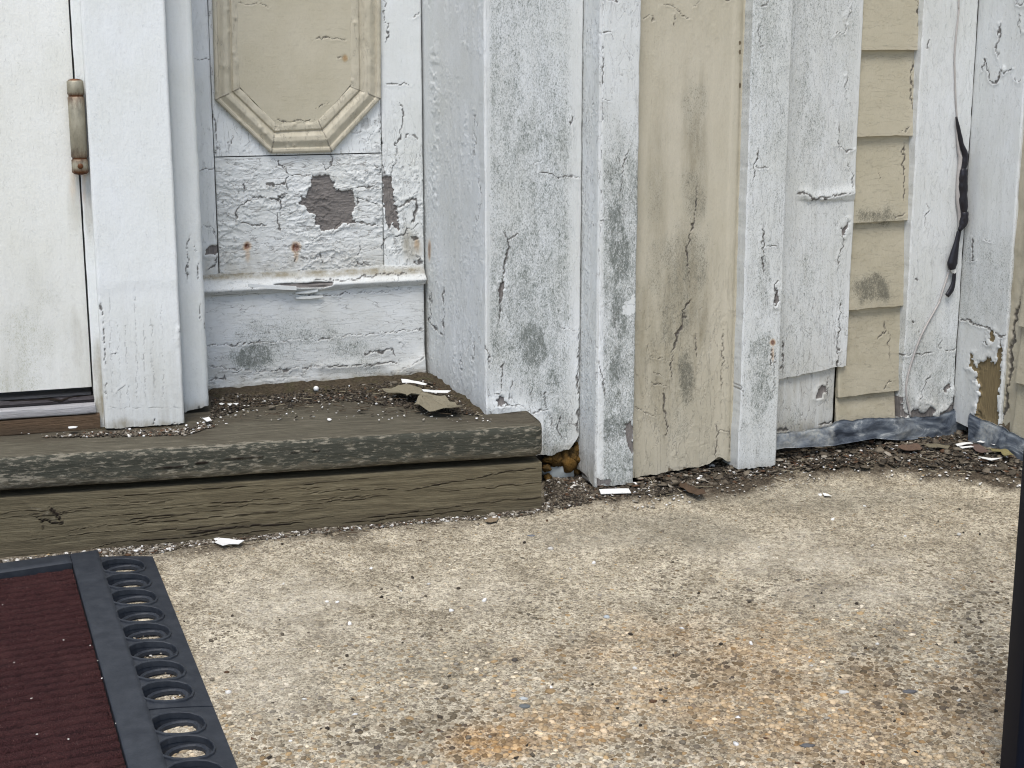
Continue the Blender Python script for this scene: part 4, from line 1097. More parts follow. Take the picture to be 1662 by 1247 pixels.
# ------------------------------------------------------------------ BAY WALL (white strip, fluted beige board, white strip)
frQ = frP.off(PROUD)
sQ0, sQ1 = frQ.s(973, 400), frQ.s(1034, 400)
bay = thing('boarded_wall', 'beige board between two mildewed white strips right of the wooden step', 'wall', frP.pos(.2, 0))
frQs = Fr(frQ.pos(sQ0, 0), t_deg)
zQ0 = frQ.z(985, 792)
def f_qs(b):
    b.mildew = .35 * sstep(200, 700, b.V) + .12; b.dirt = .5 * sstep(720, 790, b.V) + .15; b.craze = .6 + 0 * b.S; flakes(b, 60, 10, .0008, 92, None, .3)
    b.h += .0008 * (fbm(b.S * 90, b.Z * 6, 3, 2) - .5)
board('strip_return', frQs.off(.0024), -.070, -.0006, zQ0 + .002, ZT, M['white'], bay, feat=f_qs, th=.02, zb=lambda s: .01 * sstep(0, -.04, s))
def f_q(b):
    b.mildew = .30 + .45 * sstep(120, 300, b.V)
    for cx, cy, rx, ry, a in ((1008, 400, 22, 90, 1.12), (1000, 350, 20, 40, 1.0), (1005, 520, 27, 60, .95), (1003, 600, 28, 75, 1.05), (1000, 690, 30, 40, 1.02), (990, 250, 25, 60, .62), (1000, 740, 22, 30, .6)): blob(b, 'mildew', cx, cy, rx, ry, a, ragged=.6)
    b.mildew *= 1 - .9 * sstep(982, 974, b.U) ; 
    q = poly_in(b.U2, b.V2, c8((745, 290), (805, 230), (805, 325), (740, 330))); b.mildew *= np.where(q, .2, 1)
    crack(b, c7((655, 0), (640, 150), (650, 260), (640, 400), (638, 560), (640, 640), (632, 960), (635, 1080), (630, 1247)), 1.4, lip=.0006)
    for p, w in ((c7((650, 152), (685, 152)), 1.0), (c7((645, 480), (690, 484)), .7), (c7((665, 0), (720, 4)), 3), (c8((608, 390), (625, 560), (645, 640), (652, 720)), 1.6), (c7((775, 720), (745, 800), (735, 920)), .8), (c7((655, 1070), (640, 1075)), 2.4)): crack(b, p, w, lip=.0007)
    hole(b, c8((755, 860), (790, 845), (800, 960), (790, 1010), (775, 960)), soft=1.2)
    b.bare = np.maximum(b.bare, .8 * sstep(775, 790, b.V + 12 * fbm(b.S * 90, b.Z * 60, 3, 3)) * (fbm(b.S * 80, b.Z * 40, 3, 8) > .52))
    b.craze = .3 + 0 * b.S; b.dirt = .1 + .6 * sstep(760, 795, b.V)
    flakes(b, 70, 30, .0006, 66, sstep(200, 400, b.V), .1)
board('white_strip', frQ, sQ0, sQ1, zQ0, ZT, M['white'], bay, feat=f_q, th=PROUD, zb=lambda s: .004 * fbm(s * 150, s * 0, 3, 3), wave=.0011, res=.0013)
frB = frP.off(PROUD - .016)
sB0 = sQ1 - .004; sB1 = frB.s(1212, 400) + .006
zB0 = frB.z(1110, 768)
def hf_b(S, Z):
    x = (S - sB0)
    L = sB1 - sB0
    g1 = sB0 + L * .80; g2 = sB0 + L * .88
    return .0016 * sstep(-.0025, .0025, S - g1) - .0022 * np.exp(-((S - g2) / .0030) ** 2)
def f_b(b):
    b.mildew = .1 + .20 * sstep(150, 420, b.V)
    for cx, cy, rx, ry, a in ((1128, 200, 26, 110, .60), (1125, 330, 30, 90, .68), (1115, 430, 60, 120, .68), (1065, 330, 22, 110, .50), (1100, 520, 45, 90, .70), (1112, 610, 20, 85, .98), (1060, 560, 25, 120, .45), (1100, 690, 34, 50, .62), (1065, 430, 25, 80, .58)): blob(b, 'mildew', cx, cy, rx, ry, a, ragged=.5)
    b.mildew *= 1 - .75 * sstep(1150, 1160, b.U)
    b.mildew *= 1 - .85 * sstep(700, 735, b.V)
    crack(b, c7((1105, 900), (1085, 1060), (1060, 1200), (1055, 1247)) + c8((1050, 0), (1065, 200)), 1.3, lip=.0005)
    crack(b, c8((1070, 255), (1045, 300), (1030, 380), (1005, 420), (985, 530), (975, 640)), 2.0, lip=.0008)
    for p, w in ((c8((945, 690), (945, 780), (958, 850), (950, 915)), 1.8), (c8((1228, 400), (1228, 560), (1218, 690)), 1.0), (c8((1095, 420), (1100, 540)), 1.0), (c8((860, 480), (870, 530)), 1.0), (c8((800, 770), (850, 800), (900, 820)), 1.0), (c8((1200, 880), (1190, 1030)), 1.6), (c8((1260, 870), (1262, 1010)), 1.2), (c8((1195, 850), (1200, 890), (1255, 890)), 1.3),
                 (c7((940, 22), (980, 20), (1010, 45), (1030, 80), (1070, 88)), 1.0), (c7((995, 75), (993, 130)), .8), (c7((845, 90), (870, 70), (900, 100)), .8), (c7((1085, 35), (1120, 5)), .8), (c7((1225, 0), (1275, 5)), 1.0), (c8((890, 600), (960, 640)), .9), (c8((880, 660), (950, 675)), 1.2), (c8((875, 540), (1000, 550)), .8)): crack(b, p, w, lip=.0006)
    for u, v in ((1200, 85), (1201, 139), (1200, 70)): blob(b, 'bare', u, v, 2.8, 6, 1, ragged=.2)
    D = np.abs(b.U - (1202 - b.V * .012)); b.dirt = .10 + .5 * np.exp(-(D / 3) ** 2) * fbm(b.S * 0, b.Z * 70, 3, 5) + .35 * sstep(300, 760, b.V) * fbm(b.S * 20, b.Z * 10, 3, 5)
    b.h += .0005 * sstep(.55, .9, fbm(b.S * 130, b.Z * 90, 3, 44)) * sstep(140, 40, b.V)
    for cx, cy, rx, ry, a in ((1128, 260, 26, 200, .62), (1070, 330, 24, 200, .42), (1110, 480, 50, 170, .75), (1085, 620, 60, 130, .55), (1050, 560, 22, 170, .5)):
        q = np.sqrt(((b.U + b.V * .02 - cx - cy * .02) / rx) ** 2 + ((b.V - cy) / ry) ** 2) + (fbm(b.S * 70, b.Z * 9, 4, 61) - .5) * 1.1
        b.mildew = np.maximum(b.mildew, a * .75 * sstep(1.2, .1, q)); b.dirt = np.maximum(b.dirt, 1.25 * a * sstep(1.2, .2, q))
    flakes(b, 60, 20, .0006, 70, sstep(420, 560, b.V), .2)
    b.craze = .35 * sstep(350, 600, b.V)
    b.bare = np.maximum(b.bare, .6 * sstep(752, 772, b.V + 10 * fbm(b.S * 120, b.Z * 60, 3, 2)) * (vnoise(b.S * 90, b.Z * 0, 5) > .55))
board('beige_board', frB, sB0, sB1, zB0, ZT, M['beige'], bay, feat=f_b, hfun=hf_b, th=.018, zb=lambda s: (.010 * sstep(0, 1, (s - sB0) / (sB1 - sB0)) + .008 * np.exp(-((s - sB0 - .14) / .009) ** 2) + .005 * (fbm(s * 90, s * 0, 4, 6) - .3)), res=.0014)
frZ = frP.off(PROUD + .006)
sZ0, sZ1 = frZ.s(1210, 400), frZ.s(1273, 400)
zZ0 = frZ.z(1225, 762)
def f_z(b):
    b.mildew = .42 + .30 * fbm(b.S * 12, b.Z * 7, 3, 7)
    blob(b, 'mildew', 1240, 450, 22, 110, .66); blob(b, 'mildew', 1235, 620, 26, 130, .78); b.mildew *= 1 - .75 * sstep(1226, 1214, b.U + b.V * .028)
    for p, w in ((r1((160, 130), (165, 200), (180, 240)), 1.0), (r1((158, 750), (145, 840), (130, 915)), 1.7), (r1((148, 848), (205, 850)), .9), (r1((188, 1150), (180, 1247)), 1.2), (r2((170, 0), (185, 50), (170, 110), (180, 180)), 2.0), (r2((190, 62), (250, 62)), .8),
                 (r2((240, 230), (230, 280), (232, 345)), 2.2), (r2((218, 560), (210, 640)), 1.2), (r2((75, 720), (80, 800)), .9), (r2((235, 560), (225, 700), (222, 760)), .9), (r1((160, 35), (205, 25), (210, 5)), .8)): crack(b, p, w, lip=.0007)
    hole(b, r2((228, 285), (240, 255), (248, 310), (243, 350), (230, 340)), soft=1.1)
    blob(b, 'rust', 1254, 556, 5, 6, .95, ragged=.2); blob(b, 'rust', 1254, 575, 2.5, 14, .5, ragged=.2)
    b.craze = .25 + 0 * b.S; b.dirt = .1 + .5 * sstep(740, 765, b.V)
board('white_strip', frZ, sZ0, sZ1, zZ0, ZT, M['white'], bay, feat=f_z, th=PROUD, zb=lambda s: .005 * fbm(s * 130, s * 0, 3, 5), wave=.0011, res=.0013)

# ------------------------------------------------------------------ CLAPBOARD WALL
ND = 25
NA = frZ.pos(sZ1, 0) - frZ.n * .030
frN = Fr(NA, ND)                               # face of the wide white board
clw = thing('clapboard_wall', 'beige clapboards between white boards above a lead flashing strip', 'wall', frN.pos(.15, 0))
sN1 = frN.s(1384, 400)
zN_sk = frN.z(1310, 614); zN0 = frN.z(1310, 692)
def f_n(b):
    b.mildew = (.40 + .25 * fbm(b.S * 10, b.Z * 8, 3, 7)) * sstep(1408, 1388, b.U + b.V * .05)
    blob(b, 'mildew', 1315, 180, 40, 150, .60); blob(b, 'mildew', 1310, 440, 35, 90, .60)
    for p, w in ((r1((355, 995), (375, 980), (395, 982), (420, 1005), (495, 1012), (545, 988), (628, 975)), 2.2), (r1((540, 180), (560, 165), (600, 165), (615, 125)), 1.0), (r1((630, 35), (610, 90)), .8), (r1((565, 625), (575, 690), (560, 730), (600, 770), (645, 750)), 1.1), (r1((612, 820), (635, 880), (632, 960)), 1.1),
                 (r2((560, 0), (562, 40), (545, 80), (530, 180)), 1.8), (r2((548, 305), (545, 380), (535, 500), (530, 680)), 1.5), (r2((265, 500), (268, 690)), 1.0), (r2((528, 545), (548, 555)), 2.6), (r1((605, 390), (608, 520)), .7)): crack(b, p, w, lip=.0012)
    hole(b, r1((578, 1165), (595, 1140), (615, 1125), (608, 1160), (588, 1195)), soft=1.2)
    D, t, sd_ = line_dist(b.U, b.V, r1((395, 985), (430, 1012), (545, 992), (628, 978))); b.h += .0035 * np.exp(-(D / 10) ** 2) * (b.V < 325)
    b.craze = .25 + .3 * sstep(400, 600, b.V); b.dirt = .12 + .2 * sstep(520, 600, b.V)
board('wide_board', frN, -.002, sN1, zN_sk, ZT, M['white'], clw, feat=f_n, th=.025, zb=lambda s: .004 * fbm(s * 80, s * 0, 3, 5) + .010 * (s / max(sN1, .01)), wave=.0008)
def f_sk(b):
    b.mildew = .62 * fbm(b.S * 20, b.Z * 20, 3, 2) + .1; b.dirt = .45 + .4 * sstep(670, 700, b.V)
    hole(b, r2((430, 790), (445, 745), (470, 735), (475, 760), (450, 790)), soft=1.2); crack(b, r2((490, 690), (480, 780)), 1.8); crack(b, r2((230, 945), (290, 935)), 2.6); crack(b, r2((440, 915), (510, 905)), 2.2)
    b.craze = .6 + 0 * b.S
board('skirt_board', frN.off(-.006), -.002, frN.s(1358, 650), zN0 - .004, zN_sk + .012, M['white'], clw, feat=f_sk, th=.02, zb=lambda s: -.010 + .006 * s / .1 + .002 * fbm(s * 90, s * 0, 3, 5), wave=.0007)
# clapboards
sK0 = sN1 - .010; sK1 = frN.s(1484, 300)
butts = [(1430, 685), (1412, 640), (1425, 500), (1430, 360), (1440, 221), (1450, 81)]
zk = [frN.z(u, v) for u, v in butts]
pitch_ = (zk[-1] - zk[1]) / 4
for k in range(6, 18): zk.append(zk[-1] + pitch_)
def f_clap(seed):
    def f(b):
        b.dirt = .16 + .55 * sstep(200, 620, b.V) * fbm(b.S * 15, b.Z * 15, 3, seed)
        blob(b, 'mildew', 1420, 352, 45, 22, .70); blob(b, 'mildew', 1415, 470, 40, 30, .78); b.mildew += .22
        for p, w in ((r1((895, 668), (915, 658), (930, 645)), 1.5), (r1((860, 1110), (885, 1090), (915, 1080)), 1.5), (r1((780, 875), (790, 905)), 1.1), (r2((735, 515), (780, 470), (775, 435)), 1.5), (r2((760, 745), (800, 715)), 1.5), (r2((600, 278), (608, 285)), 2),
                     (r1((960, 300), (945, 420), (950, 560)), 1.7), (r1((915, 720), (912, 880), (905, 1010)), 1.7), (r1((975, 0), (985, 60), (975, 130)), 1.6), (r2((800, 470), (795, 600)), 1.2)): crack(b, p, w, lip=.0006)
        b.craze = .12 + 0 * b.S
    return f
for k in range(len(zk) - 1):
    z0_, z1_ = zk[k], zk[k + 1] + .012
    if z0_ > 2.1: break
    hf = (lambda z0_, z1_: lambda S, Z: .0085 * (1 - (Z - z0_) / (z1_ - z0_)) - .0085 - .0025)(z0_, z1_)
    sl = -.004 if k else 0
    board('clapboard', frN, sK0, sK1 + random.uniform(-.003, .003) + (.002 if k > 1 else -.004), z0_ if k else z0_ - .01, z1_, M['beige_h'], clw, th=.010, feat=f_clap(k), hfun=hf,
          zb=(lambda kk: lambda s: (fbm(s * 40, s * 0 + kk, 3, kk) - .5) * .0022)(k), r=.0022, wave=.0010, seed=200 + k * 7)
# beige caulk strip by the corner board
def f_caulk(b):
    b.dirt = .35 * fbm(b.S * 60, b.Z * 40, 4, 3) + .15
    for p in (r1((975, 0), (985, 60), (975, 130)), r1((945, 330), (955, 420), (940, 560)), r1((910, 800), (915, 880), (905, 960)), r2((860, 310), (850, 350)), r2((830, 455), (845, 520), (825, 620)), r2((820, 365), (835, 375))): crack(b, p, 2.0, lip=.0008)
    b.h += .0025 * (fbm(b.S * 60, b.Z * 55, 4, 9) - .5)
    hole(b, r2((828, 455), (848, 470), (845, 520), (828, 500)))
sW0 = frN.s(1478, 400)
board('caulk_strip', frN.off(-.003), sK1 - .003, sW0 + .004, frN.z(1466, 680), ZT, M['beige'], clw, feat=f_caulk, th=.010, r=.003, wave=.0018)
# corner board
frV = frN.off(.006)
sV0 = frV.s(1478, 400); sV1 = frV.s(1565, 400)
zV0 = frV.z(1500, 674)
def f_v(b):
    b.mildew = .30 + .3 * sstep(400, 600, b.V) * sstep(700, 640, b.V); b.dirt = .10 + .35 * sstep(620, 670, b.V)
    for p, w in ((r5((130, 395), (200, 395), (300, 385)), 1.4), (r5((390, 370), (420, 370), (480, 358)), 1.3), (r5((75, 380), (100, 395), (130, 395)), 1.4), (r5((290, 540), (250, 650), (210, 705)), 1.0), (r4((255, 590), (250, 680), (240, 760)), .8), (r5((215, 240), (215, 260)), 2.2), (r5((165, 165), (180, 180)), 2.6), (r4((180, 1070), (190, 1080)), 2.2), (r3((520, 390), (545, 335)), 1.6), (r3((885, 180), (887, 230)), 1.2), (r5((360, 290), (355, 360)), .8)): crack(b, p, w, lip=.0007)
    hole(b, r5((390, 600), (415, 590), (420, 625), (400, 660), (388, 645)), soft=1.1)
    hole(b, r5((80, 690), (100, 685), (112, 770), (150, 810), (90, 830), (75, 760)), soft=1.2)
    hole(b, r5((150, 790), (180, 765), (240, 785), (265, 770), (280, 745), (330, 770), (310, 800), (320, 860), (150, 860)), soft=1.2)
    hole(b, r5((350, 800), (400, 770), (440, 720), (460, 640), (480, 660), (500, 730), (530, 790), (540, 860), (340, 860)), soft=1.3)
    D, t, _ = line_dist(b.U, b.V, r5((120, 640), (180, 720), (280, 720), (340, 790), (420, 760), (455, 650))); b.h += .0022 * np.exp(-(D / 10) ** 2)
    b.craze = .2 + .3 * sstep(560, 640, b.V); b.h += .0005 * (fbm(b.S * 90, b.Z * 6, 3, 3) - .5)
board('corner_board', frV, sV0, sV1 - .0014, zV0 - .012, ZT, M['white'], clw, feat=f_v, th=.02, wave=.0012, res=.0014)
board('light_block_sheathing', frN.off(-.03), -.01, sV1 + .045, -.03, ZT, M['core'], clw, th=.02, res=.05)  # added hidden sheet, stops sky showing through the corner gap

# ------------------------------------------------------------------ RETURN WALL on the right
cornerV = frV.pos(sV1, 0)
frRt = Fr(cornerV, ND - 90 - 0)                # s grows towards the viewer
ret = thing('return_wall', 'side wall with split white corner board at the right edge of the picture', 'wall', frRt.pos(.1, 0))
sX1 = frRt.s(1645, 380)
zX0 = frRt.z(1590, 680)
def f_x(b):
    b.mildew = .22 + .35 * sstep(330, 420, b.V) * sstep(560, 500, b.V); b.dirt = .08 + .15 * sstep(300, 600, b.V)
    for p, w in ((r3((960, 580), (980, 495), (1010, 600), (1045, 670), (1080, 680), (1140, 560)), 1.8), (r3((1075, 680), (1140, 555)), 3.0), (r3((1150, 590), (1215, 555)), 2.2), (r3((1240, 640), (1260, 670), (1280, 645)), 2.0), (r3((1115, 200), (1100, 310), (1088, 400), (1095, 490)), 1.6), (r3((1250, 0), (1255, 50), (1290, 45), (1300, 0)), 1.2), (r3((1280, 270), (1260, 120)), .8),
                 (r5((490, 160), (530, 165), (600, 195), (700, 235), (760, 280), (790, 270)), 2.0), (r5((645, 320), (690, 325)), 2.2), (r4((545, 800), (545, 930), (540, 965)), 1.2), (r4((520, 955), (555, 940)), 1.4), (r4((620, 820), (660, 820)), 1.0)): crack(b, p, w, lip=.0013)
    hole(b, r5((700, 245), (720, 240), (718, 290), (700, 320), (690, 290)), soft=1.1)
    hole(b, r5((620, 440), (660, 450), (690, 410), (715, 470), (735, 440), (745, 380), (772, 300), (770, 420), (760, 600), (740, 690), (750, 870), (600, 830), (620, 590), (595, 570), (612, 520), (600, 480)), d=.003, soft=1.3)
    hole(b, r5((560, 395), (578, 400), (575, 460), (615, 500), (600, 510), (545, 480)), soft=1.2)
    hole(b, r5((590, 830), (600, 760), (640, 840), (860, 900), (750, 880)), soft=1.2)
    b.h += .0006 * (fbm(b.S * 90, b.Z * 6, 3, 3) - .5)
    b.craze = .2 + 0 * b.S
M['white_r'] = paint_mat('white_paint_over_oak', WHITE, wood=(.19, .145, .075))
board('corner_board', frRt, -.004, sX1, zX0 - .014, ZT, M['white_r'], ret, feat=f_x, th=.02, wave=.0012, zb=lambda s: -.012 * s / .1)
def f_cr(b):
    b.dirt = .3 + .3 * fbm(b.S * 60, b.Z * 40, 3, 3); b.h += .003 * (fbm(b.S * 50, b.Z * 40, 4, 19) - .5)
    crack(b, r5((905, 0), (870, 120), (850, 270), (830, 380), (850, 470), (820, 600), (800, 760), (780, 850)), 3.2, d=.004)
    b.bare = .8 * sstep(.60, .70, fbm(b.S * 50, b.Z * 20, 4, 29)) * sstep(560, 640, b.V)
board('caulk_strip', frRt.off(-.004), sX1 - .002, sX1 + .024, zX0 - .022, ZT, M['beige'], ret, feat=f_cr, th=.012, wave=.001, r=.002)
sY0 = sX1 + .021
vb = [700, 626, 527, 400, 280, 160, 40]
zr = [frRt.z(1660, v) for v in (722, 615, 522, 425)]
pr_ = .060
zr = [frRt.z(1655, 715) - .02, frRt.z(1655, 621), frRt.z(1655, 528)]
while zr[-1] < 2.1: zr.append(zr[-1] + pitch_)
for k in range(len(zr) - 1):
    z0_, z1_ = zr[k], zr[k + 1] + .012
    hf = (lambda z0_, z1_: lambda S, Z: .0085 * (1 - (Z - z0_) / (z1_ - z0_)) - .0045)(z0_, z1_)
    board('clapboard', frRt, sY0 + random.uniform(-.001, .002), sY0 + .55, z0_, z1_, M['beige_h'], ret, th=.010, feat=f_clap(k + 30), hfun=hf,
          zb=(lambda kk: lambda s: (fbm(s * 40, s * 0 + kk, 3, kk) - .5) * .003 + .010 * np.exp(-(s - sY0) / .006) * (kk == 0))(k), r=.004, wave=.0014, seed=300 + k * 7, sres=.004, res=.002)
board('light_block_sheathing', frRt.off(-.0305), -.045, sY0 + .55, -.03, ZT, M['core'], ret, th=.02, res=.05)  # added hidden sheet, closes the same corner against light from behind

# lead flashing at the foot of both walls
def flashing(name, fr, pts_top, pts_bot, h_top, h_bot, parent, seed, n=90, label=None, bulge=.0010):
    su_ = [p[0] for p in pts_top]; k = 16
    us = np.linspace(su_[0], su_[-1], n)
    tv = np.interp(us, su_, [p[1] for p in pts_top]); bv = np.interp(us, [p[0] for p in pts_bot], [p[1] for p in pts_bot])
    sT, zT = fr.px(us, tv, h_top); sB_, zB_ = fr.px(us, bv, h_bot)
    t = np.linspace(0, 1, k)[:, None]
    S = sT[None] + (sB_ - sT)[None] * t; Z = zT[None] + (zB_ - zT)[None] * t
    H = h_top + (h_bot - h_top) * t + bulge * np.sin(t * pi) + -np.abs(fbm(S * 30 + Z * 25, Z * 45 - S * 12, 4, seed) - .5) * .009 + (vnoise(S * 120, Z * 120, seed) - .5) * .0006
    Z = Z + (fbm(S * 70, S * 0, 4, seed + 2) - .5) * .006 * (1 - t)
    H[0] -= .003
    V = fr.pos(S, Z, H); back = fr.pos(S, Z, H - .0018)
    nV = k * n
    q1 = grid_quads(k, n, flip=True); q2 = grid_quads(k, n, nV)
    i = np.arange(n - 1); rim = [np.stack([i + 1, i, nV + i, nV + i + 1], -1), np.stack([(k - 1) * n + i, (k - 1) * n + i + 1, nV + (k - 1) * n + i + 1, nV + (k - 1) * n + i], -1)]
    o = new_mesh(name, np.concatenate([V.reshape(-1, 3), back.reshape(-1, 3)]), [np.concatenate([q1, q2] + rim)], M['lead'], parent)
    if label: o['label'] = label
    return o
flashing('flashing', frN, [(1247, 706), (1275, 703), (1330, 696), (1352, 692), (1360, 686), (1420, 680), (1475, 678), (1520, 676), (1545, 668), (1560, 664), (1569, 672)],
         [(1247, 732), (1275, 728), (1352, 724), (1420, 712), (1470, 716), (1530, 708), (1569, 716)], .010, .014, clw, 3)
flashing('flashing', frRt, [(1571, 670), (1590, 682), (1620, 693), (1640, 704), (1662, 716), (1720, 752)],
         [(1571, 716), (1590, 724), (1620, 738), (1662, 752), (1720, 790)], .010, .013, ret, 7)

# ------------------------------------------------------------------ CABLE with tape
def tube(name, pts, rad, mat, parent, nseg=10, sub=6, flat=1.0, noise_=0., fr=None, seed=1):
    pts = np.array(pts, float); rad = np.array(rad, float)
    k = len(pts); T = np.linspace(0, k - 1, (k - 1) * sub + 1)
    # catmull-rom
    def cr(A, t):
        i = min(int(t), k - 2); f = t - i
        p0, p1, p2, p3 = A[max(i - 1, 0)], A[i], A[i + 1], A[min(i + 2, k - 1)]
        return .5 * ((2 * p1) + (-p0 + p2) * f + (2 * p0 - 5 * p1 + 4 * p2 - p3) * f * f + (-p0 + 3 * p1 - 3 * p2 + p3) * f ** 3)
    C = np.array([cr(pts, t) for t in T]); R = np.interp(T, range(k), rad)
    tg = np.gradient(C, axis=0); tg /= np.linalg.norm(tg, axis=1)[:, None]
    ref = fr.n if fr is not None else np.array([0, 0, 1.])
    e1 = ref - (tg @ ref)[:, None] * tg; e1 /= np.linalg.norm(e1, axis=1)[:, None]
    e2 = np.cross(tg, e1)
    a = np.linspace(0, 2 * pi, nseg, endpoint=False)
    rr = R[:, None] * (1 + noise_ * (vnoise(T[:, None] * 2.5, a[None] * 1.3 + 0 * T[:, None], seed) - .5))
    V = C[:, None] + (np.cos(a)[None] * rr * flat)[..., None] * e1[:, None] + (np.sin(a)[None] * rr)[..., None] * e2[:, None]
    m = len(T); i = np.arange(m * nseg).reshape(m, nseg)
    q = np.stack([i[:-1], np.roll(i, -1, 1)[:-1], np.roll(i, -1, 1)[1:], i[1:]], -1).reshape(-1, 4)[:, ::-1]
    Vf = np.concatenate([V.reshape(-1, 3), C[:1], C[-1:]]); nb = m * nseg; ii = np.arange(nseg); jj = (ii + 1) % nseg
    caps = np.concatenate([np.stack([ii, jj, np.full(nseg, nb)], -1), np.stack([(m - 1) * nseg + jj, (m - 1) * nseg + ii, np.full(nseg, nb + 1)], -1)])
    return new_mesh(name, Vf, [q, caps], mat, parent)
def onV(pts, h): return [frV.pos(*frV.px(u, v, h), h) for u, v in pts]
cab = thing('cable', 'thin grey cable with lumpy black tape running down the corner board', 'cable', frV.pos(sV1 - .02, .3))
tube('upper_cable', onV([(1563, -420), (1560, -150), (1556, 0)] + r3((780, 80), (758, 290), (745, 460), (748, 620), (755, 820), (765, 960)) , .0014), [.0012] * 9, M['cable'], cab, fr=frV)
tube('cable_core', onV(r4((437, 40), (450, 240), (462, 300), (455, 380), (452, 430), (448, 560), (458, 660), (455, 750)), .0035), [.0018, .002, .0032, .003, .0035, .0035, .003, .002], M['cable'], cab, fr=frV)
tube('tape_wrap', onV(r4((437, 38), (452, 120), (470, 210), (492, 275), (490, 320), (482, 370)), .006), [.0016, .0032, .0038, .0048, .0054, .0046], M['tape'], cab, fr=frV, noise_=.25, seed=3, flat=.7)
tube('tape_wrap', onV(r4((485, 365), (482, 400), (480, 450), (482, 520), (484, 580), (486, 650)), .008), [.0044, .0066, .0070, .0066, .0070, .0044], M['tape'], cab, fr=frV, noise_=.35, seed=5, flat=.75)
tube('tape_wrap', onV(r4((490, 640), (488, 680), (478, 720), (455, 758)), .0085), [.0060, .0068, .0060, .0028], M['tape'], cab, fr=frV, noise_=.3, seed=9, flat=.75)
tube('heat_shrink_sleeve', onV(r4((455, 760), (440, 830), (425, 900), (412, 965), (412, 1003)), .007), [.0038, .0044, .0068, .0088, .0052], M['tape'], cab, fr=frV, flat=.6)
tube('heat_shrink_sleeve', onV(r4((425, 1020), (420, 1080), (405, 1130), (378, 1170)), .0055), [.003, .0034, .0048, .0040], M['tape'], cab, fr=frV, flat=.6)
tube('cable_core', onV(r4((415, 1000), (424, 1024)), .0045), [.0040, .0036], M['chip'], cab, fr=frV)
tube('lower_cable', onV(r4((400, 985), (370, 1080), (335, 1190), (322, 1225)) + r2((940, 480), (895, 600), (868, 700), (864, 780), (885, 880)), .0022), [.0015] * 9, M['cable'], cab, fr=frV)

# ------------------------------------------------------------------ WOODEN STEP
step = thing('wooden_step', 'weathered grey brown wooden step below the door', 'step', frS.pos(-.3, 0))
TT = .040
def f_tread(b):
    front = (b.H > -.008)
    b.lichen = np.where(front, .98 + .5 * (fbm(b.S * 12, b.PR * 12, 3, 5) - .5), .30 + 0 * b.S)
    b.lichen *= np.where(front, 1 - .5 * sstep(.02, .001, b.Z - (ZS - TT)), 1)
    b.pale = np.where(front, .52, .42) + .35 * np.exp(-((b.H + .006) / .006) ** 2) * (fbm(b.S * 7, b.PR * 0, 3, 6) * 1.2)
    b.pale = np.maximum(b.pale, .85 * front * sstep(210, 100, b.U) * fbm(b.S * 20, b.PR * 60, 3, 9) * 1.3)
    u, v = b.U + (fbm(b.S * 30, b.H * 30, 4, 3) - .5) * 60, b.V + (fbm(b.S * 30, b.H * 30, 4, 4) - .5) * 24
    T = [(300, 690), (340, 655), (340, 600), (700, 590), (900, 690), (850, 688), (760, 684), (640, 672), (480, 668), (380, 690), (330, 712), (160, 710), (0, 716), (-300, 720), (-300, 680), (160, 690)]
    b.dirt = (.55 + .45 * sstep(665, 640, v)) * sstep(8, -8, poly_sd(u, v, T)) * (b.H < -.015) * (.5 + .8 * fbm(b.S * 40, b.H * 60, 4, 8))
    b.h -= .0010 * sstep(.6, .8, fbm(b.S * 9, b.PR * 160, 4, 13))
    b.h += .0012 * (fbm(b.S * 40, b.PR * 40, 4, 17) - .5) * front
    crack(b, [(240, 762), (400, 742), (520, 731)], 1.0, lip=0, d=.001); crack(b, [(700, 668), (850, 672)], .8, lip=0)
plank('tread_board', frS, STEP_L, 0, ZS - TT, ZS, .42, M['tread'], step, r=.008, res=.0028, lengthres=.003, feat=f_tread, front_round=.018, amp=.0009)
frF = frS.off(-.006)
